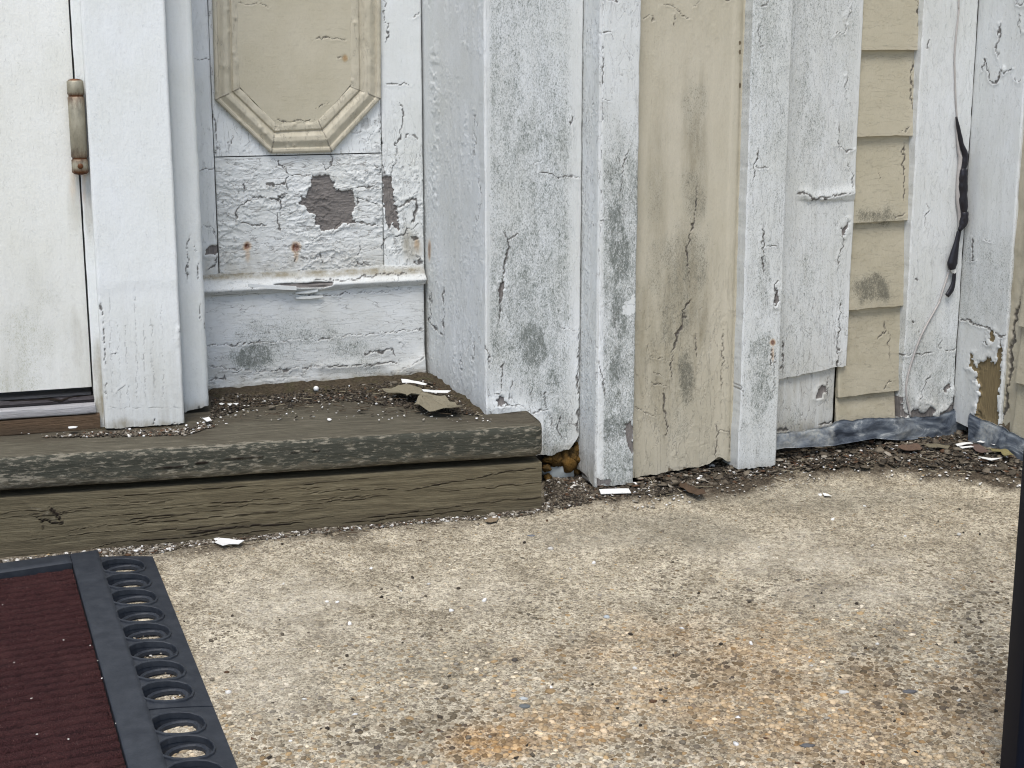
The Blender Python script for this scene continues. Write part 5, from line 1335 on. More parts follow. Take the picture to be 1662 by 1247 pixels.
def f_fasc(b):
    b.lichen = .22 + .25 * fbm(b.S * 6, b.PR * 20, 3, 6)
    b.pale = .22 + 0 * b.S
    low = sstep(.055, .0, (b.Z - ground_z(frF.pos(b.S, 0, 0)[..., 0], frF.pos(b.S, 0, 0)[..., 1])) + .012 * fbm(b.S * 20, b.Z * 0, 3, 3))
    b.dirt = .55 * low ** 2
    # knot, split sliver and long checks
    for p, w in ((c5((265, 605), (300, 640), (325, 670), (335, 690)), 3.0), (c5((220, 685), (250, 672), (280, 690), (315, 690), (345, 700)), 2.4), (c5((200, 660), (235, 690)), 1.4),
                 (c5((1000, 750), (1300, 715), (1450, 705), (1640, 690)), 1.5), (c5((700, 790), (1000, 770), (1200, 740)), 1.0), (c5((350, 740), (700, 690), (1000, 650)), .6), (c6((0, 740), (300, 710), (560, 712)), .8), (c6((580, 725), (800, 680), (1150, 615), (1300, 600)), 1.0), (c6((0, 690), (400, 650)), .6), (c6((0, 800), (500, 745)), .6),
                 (c6((350, 870), (800, 815), (900, 800)), .9), (c5((400, 870), (600, 800), (800, 780)), .7), (c5((230, 700), (225, 760)), .8)): crack(b, p, w, lip=.0003, d=.0016)
    rr_ = random.Random(4)
    for _ in range(26):
        x0 = rr_.uniform(-40, 800); L_ = rr_.uniform(60, 260); f0 = rr_.uniform(.08, .95)
        yy = lambda x: (808 - .073 * x) * (1 - f0) + (916 - .106 * x) * f0
        crack(b, [(x0, yy(x0)), (x0 + L_ * .5, yy(x0 + L_ * .5) + rr_.uniform(-2, 2)), (x0 + L_, yy(x0 + L_))], rr_.uniform(.45, .8), lip=0, d=.0006)
    sdp = poly_sd(b.U, b.V, c5((110, 580), (260, 600), (315, 665), (300, 685), (250, 670), (225, 680), (190, 640)))
    b.h += .0012 * np.clip(.5 - sdp / 6, 0, 1); b.pale = np.maximum(b.pale, .55 * np.clip(.5 - sdp / 4, 0, 1))
plank('riser_board', frF, STEP_L, -.002, -.05, ZS - TT - .009, .038, M['fascia'], step, r=.0025, res=.0015, lengthres=.0028, feat=f_fasc, amp=.0006)
plank('support_block', frS, -.30, -.26, -.01, ZS - TT + .001, .15, M['fascia'], step, h=-.09, r=.002, res=.02)

# ------------------------------------------------------------------ soil lying on the step
xs = np.arange(-.85, .12, .0028); ys = np.arange(1.78, 2.26, .0028)
SX, SY = np.meshgrid(xs, ys)
PU, PV = proj(np.stack([SX, SY, SX * 0 + ZS], -1))
T = [(305, 692), (350, 668), (335, 600), (700, 590), (795, 668), (780, 678), (700, 660), (600, 644), (470, 645), (385, 658), (345, 680), (310, 698), (180, 702), (90, 706), (90, 690), (290, 686)]
u, v = PU + (fbm(SX * 40, SY * 40, 4, 3) - .5) * 50, PV + (fbm(SX * 40, SY * 40, 4, 4) - .5) * 16
sdf = poly_sd(u, v, T)
mk = sstep(2, -14, sdf)
HZ = ZS + .0015 + mk * (.001 + .008 * fbm(SX * 60, SY * 60, 4, 5)) - .0045 * (1 - mk) - .001
inside = mk > .02
idx = -np.ones(SX.shape, int); q = grid_quads(*SX.shape)
msk = inside.ravel()[q].any(1); q = q[msk]
used = np.unique(q); remap = np.zeros(SX.size, int); remap[used] = np.arange(len(used))
g = G('dark_soil')
n1 = g.noise(g.obj(), 260, 6, .7); n2 = g.noise(g.obj(), 40, 4, .6)
c = g.mix(g.step(n1, .35, .68), (.030, .023, .015), (.115, .092, .062))
c = g.mix(g.math('MULTIPLY', g.step(n2, .5, .7), .5), c, (.075, .075, .035))
M['soil'] = g.done(c, .95, g.bump(n1, 1, .003), spec=.1)
soil = new_mesh('soil', np.stack([SX, SY, HZ], -1).reshape(-1, 3)[used], [remap[q]], M['soil'])
tag(soil, 'dark crumbly soil lying along the back of the wooden step', kind='stuff')

# ------------------------------------------------------------------ litter: crumbs, flakes, twigs
def in_poly(poly, n, seed):
    r = np.random.default_rng(seed); p = np.array(poly); out = []
    lo, hi = p.min(0), p.max(0); m = 0
    while m < n:
        q = r.uniform(lo, hi, (n * 3, 2)); k = poly_in(q[:, 0], q[:, 1], poly); out.append(q[k]); m += k.sum()
    return np.concatenate(out)[:n]
palD = np.array([(.030, .024, .017), (.058, .046, .032), (.10, .082, .058), (.16, .135, .10), (.30, .27, .22), (.62, .60, .55), (.78, .77, .74), (.10, .055, .03)])
def crumbs(name, poly, n, w, size, on, label, seed, flatr=(.3, .8), zadd=0.):
    r = np.random.default_rng(seed)
    q = in_poly(poly, n, seed)
    if on == 'ground':
        P = gpg(q[:, 0], q[:, 1]); P[:, 2] = field(P[:, 0], P[:, 1], GZ) + .0006
    else:
        P = gp(q[:, 0], q[:, 1], ZS + .004)
        P = np.asarray(P, float).copy()
        uu_, vv2 = P[:, 0], P[:, 1]
        fx = np.clip(((uu_ - xs[0]) / .0028).astype(int), 0, len(xs) - 1); fy = np.clip(((vv2 - ys[0]) / .0028).astype(int), 0, len(ys) - 1)
        P[:, 2] = np.maximum(HZ[fy, fx], ZS + .0008) + .0004
    w = np.array(w) / sum(w); cols = palD[r.choice(len(palD), n, p=w)] * r.uniform(.8, 1.2, (n, 1))
    sz = size * (1 + 1.6 * r.beta(1.2, 5, n) * 1.5)
    o = lumps(name, P + np.array([0, 0, zadd]), sz, r.uniform(*flatr, n), cols, M['tint'], seedv=seed, jit=.35, tilt=.8)
    o['label'] = label
    return o
crumbs('gravel', [(0, 917), (250, 890), (500, 858), (885, 823), (900, 836), (700, 852), (500, 872), (330, 888), (240, 903), (160, 912), (0, 928)], 4200, [1.5, 2.5, 3, 3, 3, 1.0, .3, .8], .0015, 'ground', 'pale grit gathered along the foot of the wooden step', 21)
crumbs('gravel', [(885, 775), (940, 772), (955, 795), (960, 822), (885, 832)], 1400, [4, 4, 3, 2, 1, .4, .2, 1], .0014, 'ground', 'dark grit in the corner beyond the end of the wooden step', 22)
crumbs('leaf_litter', [(950, 800), (1025, 790), (1030, 775), (1100, 768), (1190, 748), (1212, 765), (1250, 755), (1260, 735), (1370, 716), (1560, 704), (1662, 750), (1662, 785), (1500, 768), (1400, 760), (1290, 772), (1200, 795), (1080, 810), (960, 820)], 9000, [5, 5, 3.4, 1.4, .4, .10, .05, 1.2], .0017, 'ground', 'dark leaf litter and soil heaped along the foot of the walls', 23)
crumbs('paint_flakes', [(950, 810), (1250, 760), (1400, 730), (1560, 718), (1662, 755), (1662, 800), (1400, 775), (1200, 810), (1000, 835)], 560, [0, 0, 0, 1, 3, 4, 2.5, 0], .0012, 'ground', 'tiny white paint flakes scattered over the leaf litter by the walls', 24, (.12, .3), .002)
crumbs('leaf_litter', [(342, 645), (690, 618), (780, 672), (690, 662), (560, 648), (400, 658), (342, 678)], 2600, [6, 5, 3, 1.0, .2, .04, .03, .4], .0013, 'step', 'dark crumbs of leaf litter on the back of the wooden step', 25)
crumbs('paint_flakes', [(300, 690), (345, 655), (500, 640), (690, 625), (790, 675), (840, 686), (640, 684), (400, 680), (300, 700), (30, 708), (30, 702)], 230, [0, 0, 0, 1, 3, 4, 2.5, 0], .0010, 'step', 'tiny white paint flakes on the wooden step', 26, (.12, .3), .002)
crumbs('grit', [(160, 698), (310, 692), (345, 676), (345, 690), (300, 703), (120, 706), (60, 706)], 900, [3, 3, 3, 2, 1, .5, .3, 1], .0013, 'step', 'dark grit along the foot of the door frame on the step', 27)
crumbs('grit', [(250, 905), (885, 840), (1240, 790), (1662, 800), (1640, 1247), (410, 1247)], 190, [2, 2, 2, 1, 2, 1, 1, .6], .0016, 'ground', 'stray grit scattered on the open concrete', 28)
# twigs
def twigs(name, poly, n, on, seed, label, L=.02):
    r = np.random.default_rng(seed); q = in_poly(poly, n, seed)
    P = gpg(q[:, 0], q[:, 1]) if on == 'ground' else gp(q[:, 0], q[:, 1], ZS + .006)
    P = np.array(P); 
    if on == 'ground': P[:, 2] = field(P[:, 0], P[:, 1], GZ) + .003
    V = []; Fq = []
    cols = []
    for i in range(n):
        a = r.uniform(0, pi); l = L * r.uniform(.4, 1.3) / 2; rad = r.uniform(.0003, .0007)
        d = np.array([cos(a), sin(a), r.uniform(-.12, .12)]); e = np.array([-sin(a), cos(a), 0]); c = (.09, .065, .04) if r.random() < .7 else (.33, .29, .2)
        mid = P[i] + e * l * r.uniform(-.15, .15)
        base = len(V)
        for X in (P[i] - d * l, mid, P[i] + d * l):
            for k in range(3):
                V.append(X + rad * (cos(k * 2.094) * e + sin(k * 2.094) * np.array([0, 0, 1]))); cols.append(c)
        for t in (0, 1):
            for k in range(3): Fq.append((base + 3 * t + k, base + 3 * t + (k + 1) % 3, base + 3 * t + 3 + (k + 1) % 3, base + 3 * t + 3 + k))
    o = new_mesh(name, np.array(V), [np.array(Fq)], M['tint'], colors=np.array(cols)); o['kind'] = 'stuff'; o['label'] = label
crumbs('leaf_fragments', [(950, 805), (1190, 752), (1215, 768), (1260, 738), (1370, 718), (1560, 706), (1662, 752), (1662, 785), (1500, 768), (1290, 772), (1080, 810)], 620, [3, 5, 6, 5, 1.5, 0, 0, 1], .0036, 'ground', 'broken brown leaf fragments lying in the litter by the walls', 41, (.10, .22), .003)
crumbs('leaf_fragments', [(342, 648), (690, 620), (780, 672), (640, 672), (400, 680)], 70, [4, 5, 5, 3, .4, 0, 0, .4], .0024, 'step', 'broken brown leaf fragments in the soil on the step', 42, (.10, .22), .003)
twigs('twigs', [(950, 800), (1200, 765), (1400, 720), (1560, 708), (1662, 750), (1662, 790), (1400, 765), (1200, 800), (960, 825)], 260, 'ground', 31, 'fine twigs and stalks in the leaf litter by the walls')
twigs('twigs', [(342, 650), (690, 622), (780, 674), (520, 668), (342, 686)], 120, 'step', 32, 'fine stalks in the soil on the wooden step', .014)
twigs('twigs', [(250, 895), (500, 862), (880, 830), (880, 842), (500, 880), (250, 905)], 90, 'ground', 33, 'fine stalks in the grit along the foot of the step', .014)

# ------------------------------------------------------------------ single leaves and paint chips
def slab(name, poly, on, mat, label, cat, lift=.004, th=.0006, curl=.004, seed=1, group=None, colr=None):
    poly = np.array(poly, float)
    # refine outline
    pts = []
    for i in range(len(poly)):
        a, b_ = poly[i], poly[(i + 1) % len(poly)]
        for t in (0, .33, .66): pts.append(a + (b_ - a) * t)
    pts = np.array(pts); c = pts.mean(0)
    rings = [c + (pts - c) * f for f in (1, .66, .33)]
    q = np.concatenate(rings + [c[None]])
    if on == 'ground':
        P = np.array(gpg(q[:, 0], q[:, 1])); zb_ = field(P[:, 0], P[:, 1], GZ)
    else:
        P = np.array(gp(q[:, 0], q[:, 1], ZS + .004)); zb_ = np.full(len(P), ZS + .004)
    n = len(pts)
    cur = (fbm(P[:, 0] * 60, P[:, 1] * 60, 2, seed) - .3) * curl
    P[:, 2] = zb_.mean() + lift + cur
    top = P + np.array([0, 0, th]); V = np.concatenate([top, P]); m = len(P)
    i = np.arange(n); j = (i + 1) % n
    area = np.sum(pts[:, 0] * np.roll(pts[:, 1], -1) - np.roll(pts[:, 0], -1) * pts[:, 1])
    Q = []
    for r_ in range(2): Q.append(np.stack([r_ * n + i, r_ * n + j, (r_ + 1) * n + j, (r_ + 1) * n + i], -1))
    tri = np.stack([2 * n + i, 2 * n + j, np.full(n, 3 * n)], -1)
    Qt = np.concatenate(Q)
    side_ = np.stack([i, m + i, m + j, j], -1)
    if area > 0: Qt = Qt[:, ::-1]; tri = tri[:, ::-1]; side_ = side_[:, ::-1]
    org = P.mean(0); V = V
    o = new_mesh(name, V - org, [np.concatenate([Qt, (Qt[:, ::-1] + m), side_]), np.concatenate([tri, tri[:, ::-1] + m])], mat,
                 colors=(np.tile(np.array(colr), (2 * m, 1)) if colr else None), smooth=False)
    o.location = tuple(org)
    return tag(o, label, cat, group or {'paint chip': 'white paint chips lying on the step and the ground', 'leaf': 'dead leaves lying on the step and the ground'}[cat])
slab('paint_chip', [(972, 809), (1020, 808), (1024, 816), (975, 818)], 'ground', M['chip'], 'white rectangular paint chip in front of the first white strip', 'paint chip', curl=.001, th=.001)
slab('paint_chip', [(349, 889), (358, 881), (372, 882), (385, 886), (397, 886), (388, 893), (372, 892), (362, 895)], 'ground', M['chip'], 'jagged white paint chip on the concrete in front of the step riser', 'paint chip', curl=.002)
LEAF = (.22, .195, .135)
slab('dead_leaf', c6((465, 205), (540, 200), (590, 190), (680, 200), (690, 235), (780, 250), (860, 285), (900, 315), (800, 315), (720, 312), (640, 290), (700, 280), (690, 262), (660, 245), (600, 245), (590, 225), (500, 218)), 'step', M['tint'], 'large lobed grey brown dead leaf at the back corner of the wooden step', 'leaf', lift=.007, curl=.012, seed=5, colr=LEAF)
slab('paint_chip', c6((570, 165), (600, 168), (660, 178), (710, 195), (700, 200), (640, 188), (575, 188)), 'step', M['chip'], 'long white paint chip behind the large dead leaf on the step', 'paint chip', lift=.012, curl=.003)
slab('paint_chip', c6((680, 230), (760, 235), (838, 238), (820, 252), (740, 248), (690, 242)), 'step', M['chip'], 'white paint chip lying on the large dead leaf', 'paint chip', lift=.014, curl=.002)
slab('dead_leaf', [(1093, 792), (1106, 793), (1120, 800), (1136, 808), (1146, 817), (1132, 818), (1118, 812), (1104, 806)], 'ground', M['tint'], 'dark brown curled leaf at the foot of the beige board', 'leaf', lift=.004, curl=.01, seed=8, colr=(.085, .055, .033))
slab('dead_leaf', c6((1020, 900), (1040, 880), (1060, 862), (1095, 880), (1085, 900), (1050, 908)), 'ground', M['tint'], 'small tan leaf scrap in front of the right end of the step', 'leaf', colr=(.26, .20, .13), lift=.002, curl=.002)
slab('dead_leaf', r2((820, 1090), (850, 1065), (900, 1060), (940, 1075), (930, 1095), (870, 1105)), 'ground', M['tint'], 'reddish brown leaf in the litter below the clapboards', 'leaf', colr=(.13, .085, .06), lift=.006, curl=.008, seed=4)
slab('dead_leaf', r5((680, 1110), (740, 1105), (790, 1130), (845, 1165), (790, 1180), (760, 1150), (700, 1145)), 'ground', M['tint'], 'yellowish olive leaf in the litter by the right edge', 'leaf', colr=(.23, .20, .09), lift=.007, curl=.01, seed=6)
slab('dead_leaf', r5((240, 1075), (330, 1072), (420, 1080), (400, 1100), (300, 1100)), 'ground', M['tint'], 'long dull olive leaf blade in the litter below the corner board', 'leaf', colr=(.17, .15, .10), lift=.006, curl=.006, seed=9)
slab('dead_leaf', r5((545, 1080), (620, 1085), (680, 1120), (640, 1135), (590, 1120), (570, 1100)), 'ground', M['tint'], 'purplish brown leaf beside the white splinters at the inner corner', 'leaf', colr=(.13, .09, .075), lift=.007, curl=.006, seed=2)
for k, (pts, lb) in enumerate((
        (r5((455, 1075), (500, 1065), (560, 1062), (575, 1070), (510, 1082), (470, 1090)), 'white paint splinter nearest the inner corner of the walls'),
        (r5((600, 1052), (660, 1040), (690, 1050), (640, 1062)), 'short white paint splinter furthest back in the corner litter'),
        (r5((690, 1070), (730, 1062), (745, 1080), (715, 1086)), 'small square white paint splinter right of the corner litter'),
        (r5((610, 1165), (680, 1175), (770, 1175), (700, 1192), (640, 1180)), 'long white paint splinter in front of the corner litter'),
        (r5((480, 1098), (560, 1094), (580, 1104), (500, 1110)), 'thin white paint splinter left of the purplish brown leaf'))):
    slab('paint_chip', pts, 'ground', M['chip'], lb, 'paint chip', lift=.008, curl=.003, seed=k)
slab('paint_chip', r2((398, 1045), (425, 1040), (435, 1055), (410, 1058)), 'ground', M['chip'], 'white paint chip below the lead flashing beside the second white strip', 'paint chip', lift=.004)
slab('paint_chip', [(1335, 803), (1345, 805), (1350, 809), (1338, 809)], 'ground', M['chip'], 'tiny lone white paint chip on the open concrete', 'paint chip', lift=.002)
slab('paint_chip', c3((185, 935), (200, 930), (215, 938), (205, 945), (190, 944)), 'step', M['chip'], 'leftmost small paint chip on the step beside the door frame', 'paint chip', lift=.004)
slab('paint_chip', c3((228, 940), (245, 932), (258, 940), (245, 950)), 'step', M['chip'], 'middle small paint chip of three on the step beside the door frame', 'paint chip', lift=.004)
slab('paint_chip', c3((262, 940), (275, 930), (292, 936), (280, 947)), 'step', M['chip'], 'rightmost small paint chip of three on the step beside the door frame', 'paint chip', lift=.004)
slab('paint_chip', c3((95, 1010), (130, 1005), (145, 1022), (120, 1030)), 'step', M['chip'], 'white paint chip just in front of the edge board foot', 'paint chip', lift=.003)
slab('paint_chip', c5((368, 195), (400, 190), (420, 192), (410, 202), (372, 203)), 'step', M['chip'], 'white paint chip below the brown threshold board', 'paint chip', lift=.003)
ball = lump_mesh('bead', np.array(gp(513, 631, ZS + .008)), (.0038, .0038, .0038), M['chip'], None, 3, sub=2, amp=.05)
tag(ball, 'round white bead against the plinth at the back of the step', 'bead')
def stone(u, v, r, col, lb, k):
    r = tuple(q * .72 for q in r); c = np.array(gpg(np.float64(u), np.float64(v))); c[2] = float(field(c[0:1], c[1:2], GZ)[0]) + r[2] * .1
    m_ = simple('stone_surface', col, .7, scale=300)
    o = lump_mesh('stone', c, r, m_, None, k, sub=2, amp=.55); tag(o, lb, 'stone', 'larger stones showing in the concrete')
stone(851, 1146, (.0085, .006, .003), (.12, .13, .13), 'flat dark grey stone in the concrete left of centre', 3)
stone(850, 1134, (.0065, .005, .0025), (.45, .47, .46), 'pale blue grey stone behind the flat dark grey stone', 4)
stone(862, 871, (.007, .004, .002), (.16, .17, .19), 'bluish grey stone just in front of the end of the step', 5)
stone(985, 1000, (.005, .005, .0025), (.50, .54, .56), 'pale bluish stone in the middle of the concrete', 6)
stone(1370, 1125, (.008, .006, .003), (.55, .54, .50), 'white stone ringed by rusty stones at lower right', 7)
stone(1475, 1125, (.011, .005, .003), (.11, .11, .115), 'elongated charcoal stone at lower right', 8)
stone(835, 1073, (.0045, .005, .0025), (.07, .06, .05), 'black oval stone in front of the pilaster', 9)
stone(1310, 1211, (.010, .005, .003), (.10, .10, .10), 'dark elongated stone near the bottom edge', 10)

# ------------------------------------------------------------------ DOORMAT
O = gpg(np.float64(160), np.float64(911)); Q1 = gpg(np.float64(266), np.float64(1247)); Q2 = gpg(np.float64(0), np.float64(934))
ea = (Q1 - O) / np.linalg.norm(Q1 - O); eb = (Q2 - O); eb -= (eb @ ea) * ea * 0; eb /= np.linalg.norm(eb)
en = np.cross(eb, ea); en /= np.linalg.norm(en); en = en if en[2] > 0 else -en
print('mat angle', math.degrees(math.acos(float(ea @ eb))), 'step deg', step_deg)
def mp(a, b_, h):     # a towards viewer, b to the left, h up
    a = np.asarray(a, float)[..., None]; b_ = np.asarray(b_, float)[..., None]; h = np.asarray(h, float)[..., None]
    return O + a * ea + b_ * eb + h * en
def mloc(u, v):
    P = gpg(np.float64(u), np.float64(v)) - O
    A = np.array([[ea @ ea, ea @ eb], [ea @ eb, eb @ eb]]); r_ = np.linalg.solve(A, np.array([P @ ea, P @ eb])); return r_
MB0 = .004
mat = thing('doormat', 'maroon ribbed doormat with black rubber border and ringed edge', 'doormat', tuple(mp(.3, .3, 0)))
inR = mloc(119, 932)
w_r = float(inR[1]); w_t = float(inR[0])
ML, MW = .95, .75
def bar(name, a0, a1, b0, b1, h, mat_, parent, h0=0, n=(80, 12), seed=1, r=.002):
    na, nb = n
    A, Bb = np.meshgrid(np.linspace(a0, a1, na), np.linspace(b0, b1, nb), indexing='ij')
    H = h + (fbm(A * 20, Bb * 20, 3, seed) - .5) * .0012
    e = np.minimum.reduce([A - a0, a1 - A, Bb - b0, b1 - Bb]); t = np.clip(1 - e / r, 0, 1); H = H - r * (1 - np.sqrt(np.clip(1 - t * t, 0, 1)))
    V = [mp(A, Bb, H).reshape(-1, 3)]; polys = [grid_quads(na, nb)]
    i = np.arange(na * nb).reshape(na, nb); base = na * nb
    for loop in (i[:, 0], i[-1, :], i[:, -1][::-1], i[0, :][::-1]):
        top = V[0][loop]; hh_ = H.ravel()[loop]; bot = top - en * (hh_ - h0)[:, None]; k = len(loop)
        V += [top, bot]; j = np.arange(k - 1); polys.append(np.stack([base + j, base + j + 1, base + k + j + 1, base + k + j], -1)[:, ::-1]); base += 2 * k
    return new_mesh(name, np.concatenate(V), [np.concatenate(polys)], mat_, parent)
bar('border', 0, ML, 0, w_r, .0165, M['rubber'], mat, n=(200, 14))
bar('border', 0, w_t, w_r + .0005, MW, .0165, M['rubber'], mat, n=(10, 120), seed=3)
bar('backing', w_t - .002, ML, w_r - .002, MW, .004, M['rubber'], mat, n=(30, 30))
# ribbed carpet
ribp = .0150
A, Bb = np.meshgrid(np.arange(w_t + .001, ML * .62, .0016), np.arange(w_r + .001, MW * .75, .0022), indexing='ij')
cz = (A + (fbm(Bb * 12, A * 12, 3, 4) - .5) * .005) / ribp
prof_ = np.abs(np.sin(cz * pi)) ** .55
valley_shade = sstep(.62, .50, prof_); Hc = .0032 + .0060 * sstep(.52, .80, prof_) * (.75 + .5 * fbm(A * 160, Bb * 200, 2, 8)) + (fbm(A * 400, Bb * 300, 2, 5) - .5) * .0022  # the mask blackens the valley floors so the ribs read as shaded
new_mesh('carpet', mp(A, Bb, Hc).reshape(-1, 3), [grid_quads(*A.shape)], M['carpet'], mat, label if False else None) if False else None
car = new_mesh('carpet', mp(A, Bb, Hc).reshape(-1, 3), [grid_quads(*A.shape)], M['carpet'], mat, attrs={'backing': valley_shade.ravel()}); car['label'] = 'ribbed maroon carpet insert'
# fibre tufts
nt = 90000
ta = rng.uniform(w_t + .002, ML * .5, nt); tb = rng.uniform(w_r + .002, w_r + .34, nt)
czt = (ta + (fbm(tb * 12, ta * 12, 3, 4) - .5) * .005) / ribp
pt = np.abs(np.sin(czt * pi)) ** .55
kp = rng.uniform(0, 1, nt) < np.clip(pt * 6 - 4.6, .0, 1); ta, tb, pt = ta[kp], tb[kp], pt[kp]; nt = len(ta)
bh = .0032 + .0060 - .0010 + 0 * pt
bp = mp(ta, tb, bh)
dirv = rng.normal(0, 1, (nt, 3)) * .75 + en[None] * 1.1; dirv /= np.linalg.norm(dirv, axis=1)[:, None]
sd3 = np.cross(dirv, rng.normal(0, 1, (nt, 3))); sd3 /= np.linalg.norm(sd3, axis=1)[:, None]
Lf = rng.uniform(.0012, .0032, nt)[:, None]; wf = .00035
Vt = np.stack([bp - sd3 * wf, bp + sd3 * wf, bp + dirv * Lf], 1).reshape(-1, 3)
cf_ = np.array([(.070, .028, .028), (.115, .052, .047), (.038, .015, .016), (.19, .105, .09)])[rng.choice(4, nt, p=[.4, .3, .25, .05])]
tf = new_mesh('carpet_pile', Vt, [np.arange(nt * 3).reshape(-1, 3)], M['tint'], mat, colors=np.repeat(cf_, 3, 0)); tf['kind'] = 'stuff'
# ringed ramp sections
ro = mloc(232, 914); rw = -float(ro[1]); rw2 = -float(mloc(356, 1154)[1])
ring_t = [924.1, 949.2, 975.6, 1003, 1030.7, 1060.1, 1091.3, 1123.7]
ring_px = [(196, 930), (203, 954), (214, 980), (227, 1009), (238, 1036), (251, 1066), (265, 1097), (280, 1130)]
a_seam = float(mloc(300, 1162)[0])
a_first = float(mloc(200, 916)[0])
print('ramp', rw, rw2, a_first, a_seam)
rw = rw * .3 + rw2 * .7
def ramp_section(a0, a1, nring, label):
    part = bpy.data.objects.new('ramp_edge', None); COL.objects.link(part); part.parent = mat
    part['label'] = label
    wloc = mp((a0 + a1) / 2, -rw / 2, 0); part.location = tuple(wloc - np.array(mat.location))
    bpy.context.view_layer.update()
    def hz(b_): return .0132 - .0085 * np.clip(b_ / rw, 0, 1) ** 1.3       # b_ outward distance
    margin = .009
    cell = (a1 - a0 - 2 * margin) / nring
    ho, hi = -rw * .04, rw * .77                              # hole range outwards
    cb = (ho + hi) / 2; rb = (hi - ho) / 2; ra = cell * .455
    NV = 16
    an = np.linspace(0, 2 * pi, NV, endpoint=False) + pi / NV
    def octa(x):
        # long octagon with flat sides, unit half widths
        c_, s_ = cos(x), sin(x)
        k_ = min(1 / max(abs(c_), 1e-6), 1 / max(abs(s_), 1e-6), 1.46 / (abs(c_) + abs(s_)))
        return c_ * k_, s_ * k_
    V = []; Q = []; Tt = []
    def addv(a_, b_, h): V.append(mp(a_, -b_, h)); return len(V) - 1
    b0_, b1_ = -rw * .20, rw
    for k in range(nring):
        ca = a0 + margin + cell * (k + .5)
        ring = [(ca + ra * octa(x)[0], cb + rb * octa(x)[1]) for x in an]
        # rectangle boundary points matched by angle
        rect = []
        ha = cell / 2
        for x in an:
            c_, s_ = cos(x), sin(x)
            ta_ = ha / max(abs(c_), 1e-6); tb_ = ((b1_ - cb) if s_ > 0 else (cb - b0_)) / max(abs(s_), 1e-6)
            t_ = min(ta_, tb_); rect.append((ca + c_ * t_, cb + s_ * t_))
        # snap corners
        cor = [(ca + ha, b1_), (ca - ha, b1_), (ca - ha, b0_), (ca + ha, b0_)]
        ridx = [addv(p[0], p[1], hz(p[1])) for p in rect]
        hidx = [addv(p[0], p[1], hz(p[1])) for p in ring]
        lidx = [addv(ca + (p[0] - ca) * .93, cb + (p[1] - cb) * .94, .0020) for p in ring]
        kidx = [addv(ca + (p[0] - ca) * .62, cb + (p[1] - cb) * .74, .0018) for p in ring]
        gidx = [addv(ca + (p[0] - ca) * .60, cb + (p[1] - cb) * .72, .0002) for p in ring]
        for r_ in range(NV):
            j = (r_ + 1) % NV
            Q.append((ridx[r_], ridx[j], hidx[j], hidx[r_])); Q.append((hidx[r_], hidx[j], lidx[j], lidx[r_]))
            Q.append((lidx[r_], lidx[j], kidx[j], kidx[r_])); Q.append((kidx[r_], kidx[j], gidx[j], gidx[r_]))
        # corner triangles
        for (qx, qy) in cor:
            ci = addv(qx, qy, hz(qy))
            # nearest two consecutive rect points lying on different sides
            for r_ in range(NV):
                j = (r_ + 1) % NV
                p, q_ = rect[r_], rect[j]
                onA = abs(abs(p[0] - ca) - ha) < 1e-6; onA2 = abs(abs(q_[0] - ca) - ha) < 1e-6
                if onA != onA2 and (p[0] - ca) * (qx - ca) > 0 and (p[1] - cb) * (qy - cb) > 0: Tt.append((ridx[r_], ci, ridx[j]))
    # end margins
    for (x0, x1) in ((a0, a0 + margin), (a1 - margin, a1)):
        pa = [addv(x0, b_, hz(b_)) for b_ in np.linspace(b0_, b1_, 9)]; pb = [addv(x1, b_, hz(b_)) for b_ in np.linspace(b0_, b1_, 9)]
        for t_ in range(8): Q.append((pa[t_], pb[t_], pb[t_ + 1], pa[t_ + 1]))
    # skirts: outer edge and ends
    for (p, q_) in (((a0, b1_), (a1, b1_)), ((a0, b0_), (a0, b1_)), ((a1, b1_), (a1, b0_))):
        m_ = 12; top = []; bot = []
        for t_ in np.linspace(0, 1, m_):
            x = p[0] + (q_[0] - p[0]) * t_; y = p[1] + (q_[1] - p[1]) * t_
            top.append(addv(x, y, hz(y))); bot.append(addv(x + (.0 if p[0] != q_[0] else (-.001 if p[0] == a0 else .001)), y + (.002 if p[1] == q_[1] else 0), -.002))
        for t_ in range(m_ - 1): Q.append((top[t_], top[t_ + 1], bot[t_ + 1], bot[t_]))
    new_mesh('ramp_plate', np.array(V), [np.array(Q), np.array(Tt)], M['rubber'], part, smooth=False)
    # raised rims
    mesh0 = None
    for k in range(nring):
        ca = a0 + margin + cell * (k + .5)
        V2 = []; Q2_ = []
        pr2 = [(1.10, -.0002), (1.08, .0018), (.99, .0022), (.96, .0016), (.95, -.004)]
        for f_, dh in pr2:
            for x in an:
                a_ = ra * octa(x)[0] * (1 + (f_ - 1) * 1.4); b_ = rb * octa(x)[1] * (1 + (f_ - 1) * .6)
                V2.append(mp(ca + a_, -(cb + b_), hz(cb + b_) + dh))
        nb2 = len(V2)
        pr3 = [(1.0, -.0060), (.97, -.0045), (.86, -.0042), (.80, -.0055), (.78, -.0090)]
        for f_, dh in pr3:
            for x in an:
                V2.append(mp(ca + ra * (.10 + .84 * octa(x)[0] * f_), -(cb + rb * .84 * octa(x)[1] * f_), max(hz(cb) + dh, .001)))
        for t_ in range(len(pr3) - 1):
            for r_ in range(NV):
                j = (r_ + 1) % NV; Q2_.append((nb2 + t_ * NV + r_, nb2 + t_ * NV + j, nb2 + (t_ + 1) * NV + j, nb2 + (t_ + 1) * NV + r_))
        for t_ in range(len(pr2) - 1):
            for r_ in range(NV):
                j = (r_ + 1) % NV; Q2_.append((t_ * NV + r_, t_ * NV + j, (t_ + 1) * NV + j, (t_ + 1) * NV + r_))
        cen = mp(ca, -cb, 0)
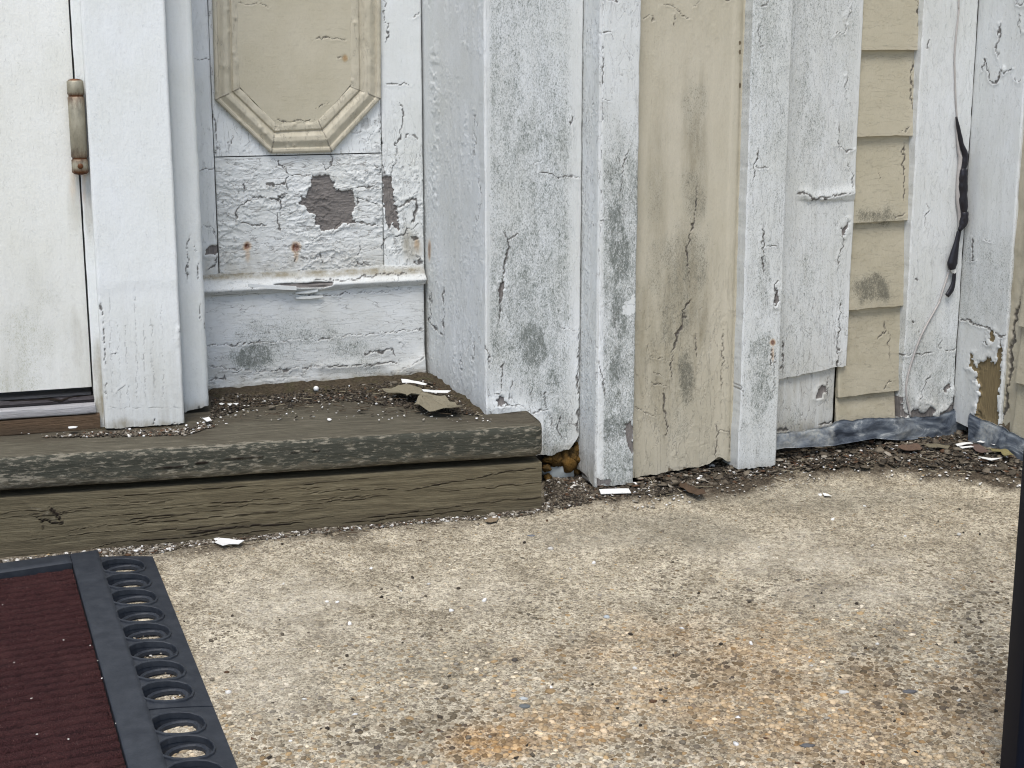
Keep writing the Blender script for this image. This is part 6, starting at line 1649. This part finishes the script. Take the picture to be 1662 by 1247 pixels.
        if mesh0 is None:
            mesh0 = new_mesh('ring', np.array(V2), [np.array(Q2_)], M['rubber'], part, smooth=False); c0 = cen
        else:
            o = mesh0.copy(); COL.objects.link(o); o.parent = part; o.location = tuple(np.array(mesh0.location) + cen - c0)
    return part
ramp_section(a_first, a_seam - .0012, 8, 'first ringed rubber section at the step end of the mat')
ramp_section(a_seam + .0012, a_seam + (a_seam - a_first) * 1.0, 8, 'second ringed rubber section nearer the viewer')
# bits caught in the rings
pb_ = []
for (u, v) in ((196, 938), (203, 962), (214, 988), (222, 1012), (235, 1040), (252, 1070), (275, 1102), (290, 1136)):
    for _ in range(26): pb_.append((u + random.gauss(4, 9), v + random.gauss(5, 3)))
pb_ = np.array(pb_); PP = np.array(gpg(pb_[:, 0], pb_[:, 1])); PP = PP + en * .0045
r_ = np.random.default_rng(5)
o = lumps('grit', PP, np.full(len(PP), .0013) * r_.uniform(.6, 1.5, len(PP)), np.full(len(PP), .5), palD[r_.choice(8, len(PP), p=[.05, .1, .15, .2, .2, .1, .1, .1])], M['tint'], seedv=6)
o['label'] = 'grit and leaf crumbs caught in the rubber rings of the mat'
# white specks on the mat
sp2 = np.array([(6, 992), (148, 1059), (160, 1084), (167, 1113), (53, 1146), (190, 1187), (113, 1213), (25, 1087), (105, 1050), (62, 1205), (150, 1000)])
PP = np.array(gpg(sp2[:, 0].astype(float), sp2[:, 1].astype(float) + 8)) + en * .0135
o = lumps('paint_flakes', PP, np.full(len(PP), .0012), np.full(len(PP), .4), np.tile([.75, .72, .65], (len(PP), 1)), M['tint'], seedv=8)
o['label'] = 'tiny pale flecks lying on the maroon doormat'

# ------------------------------------------------------------------ black post close to the camera on the right
Yp = 1.22
def post_x(v):
    return None
pw2 = .045
d0 = ray(1641, 1000); tP = (Yp + pw2 - .003) / d0[1]; xP = float(d0[0] * tP)
zg = float(ground_z(np.float64(xP), np.float64(Yp)))
postt = thing('metal_post', 'upright black metal post along the right edge of the picture', 'post', (xP + pw2 / 2, Yp + pw2 / 2, zg))
def rbox(name, x0, x1, y0, y1, z0, z1, r, mat_, parent):
    pts = []
    for (cx, cy, a0) in ((x1 - r, y1 - r, 0), (x0 + r, y1 - r, pi / 2), (x0 + r, y0 + r, pi), (x1 - r, y0 + r, 1.5 * pi)):
        for a in np.linspace(a0, a0 + pi / 2, 5): pts.append((cx + r * cos(a), cy + r * sin(a)))
    pts = np.array(pts); n = len(pts); zs = np.array([z0, z0 + .001, z1 - .001, z1])
    V = np.concatenate([np.column_stack([pts, np.full(n, z)]) for z in zs]); i = np.arange(n); j = (i + 1) % n
    Q = np.concatenate([np.stack([t * n + i, t * n + j, (t + 1) * n + j, (t + 1) * n + i], -1) for t in range(3)])
    V = np.concatenate([V, [[*pts.mean(0), z0], [*pts.mean(0), z1]]])
    T = np.concatenate([np.stack([j, i, np.full(n, 4 * n)], -1), np.stack([3 * n + i, 3 * n + j, np.full(n, 4 * n + 1)], -1)])
    return new_mesh(name, V, [Q, T], mat_, parent)
rbox('shaft', xP, xP + pw2, Yp, Yp + pw2, zg - .01, 1.3, .004, M['post'], postt)
rbox('foot_plate', xP + .012, xP + pw2 + .03, Yp - .02, Yp + pw2 + .02, zg - .002, zg + .006, .004, M['post'], postt)
tot = sum(len(o.data.polygons) * 2 for o in bpy.data.objects if o.type == 'MESH')
print('tris about', tot)
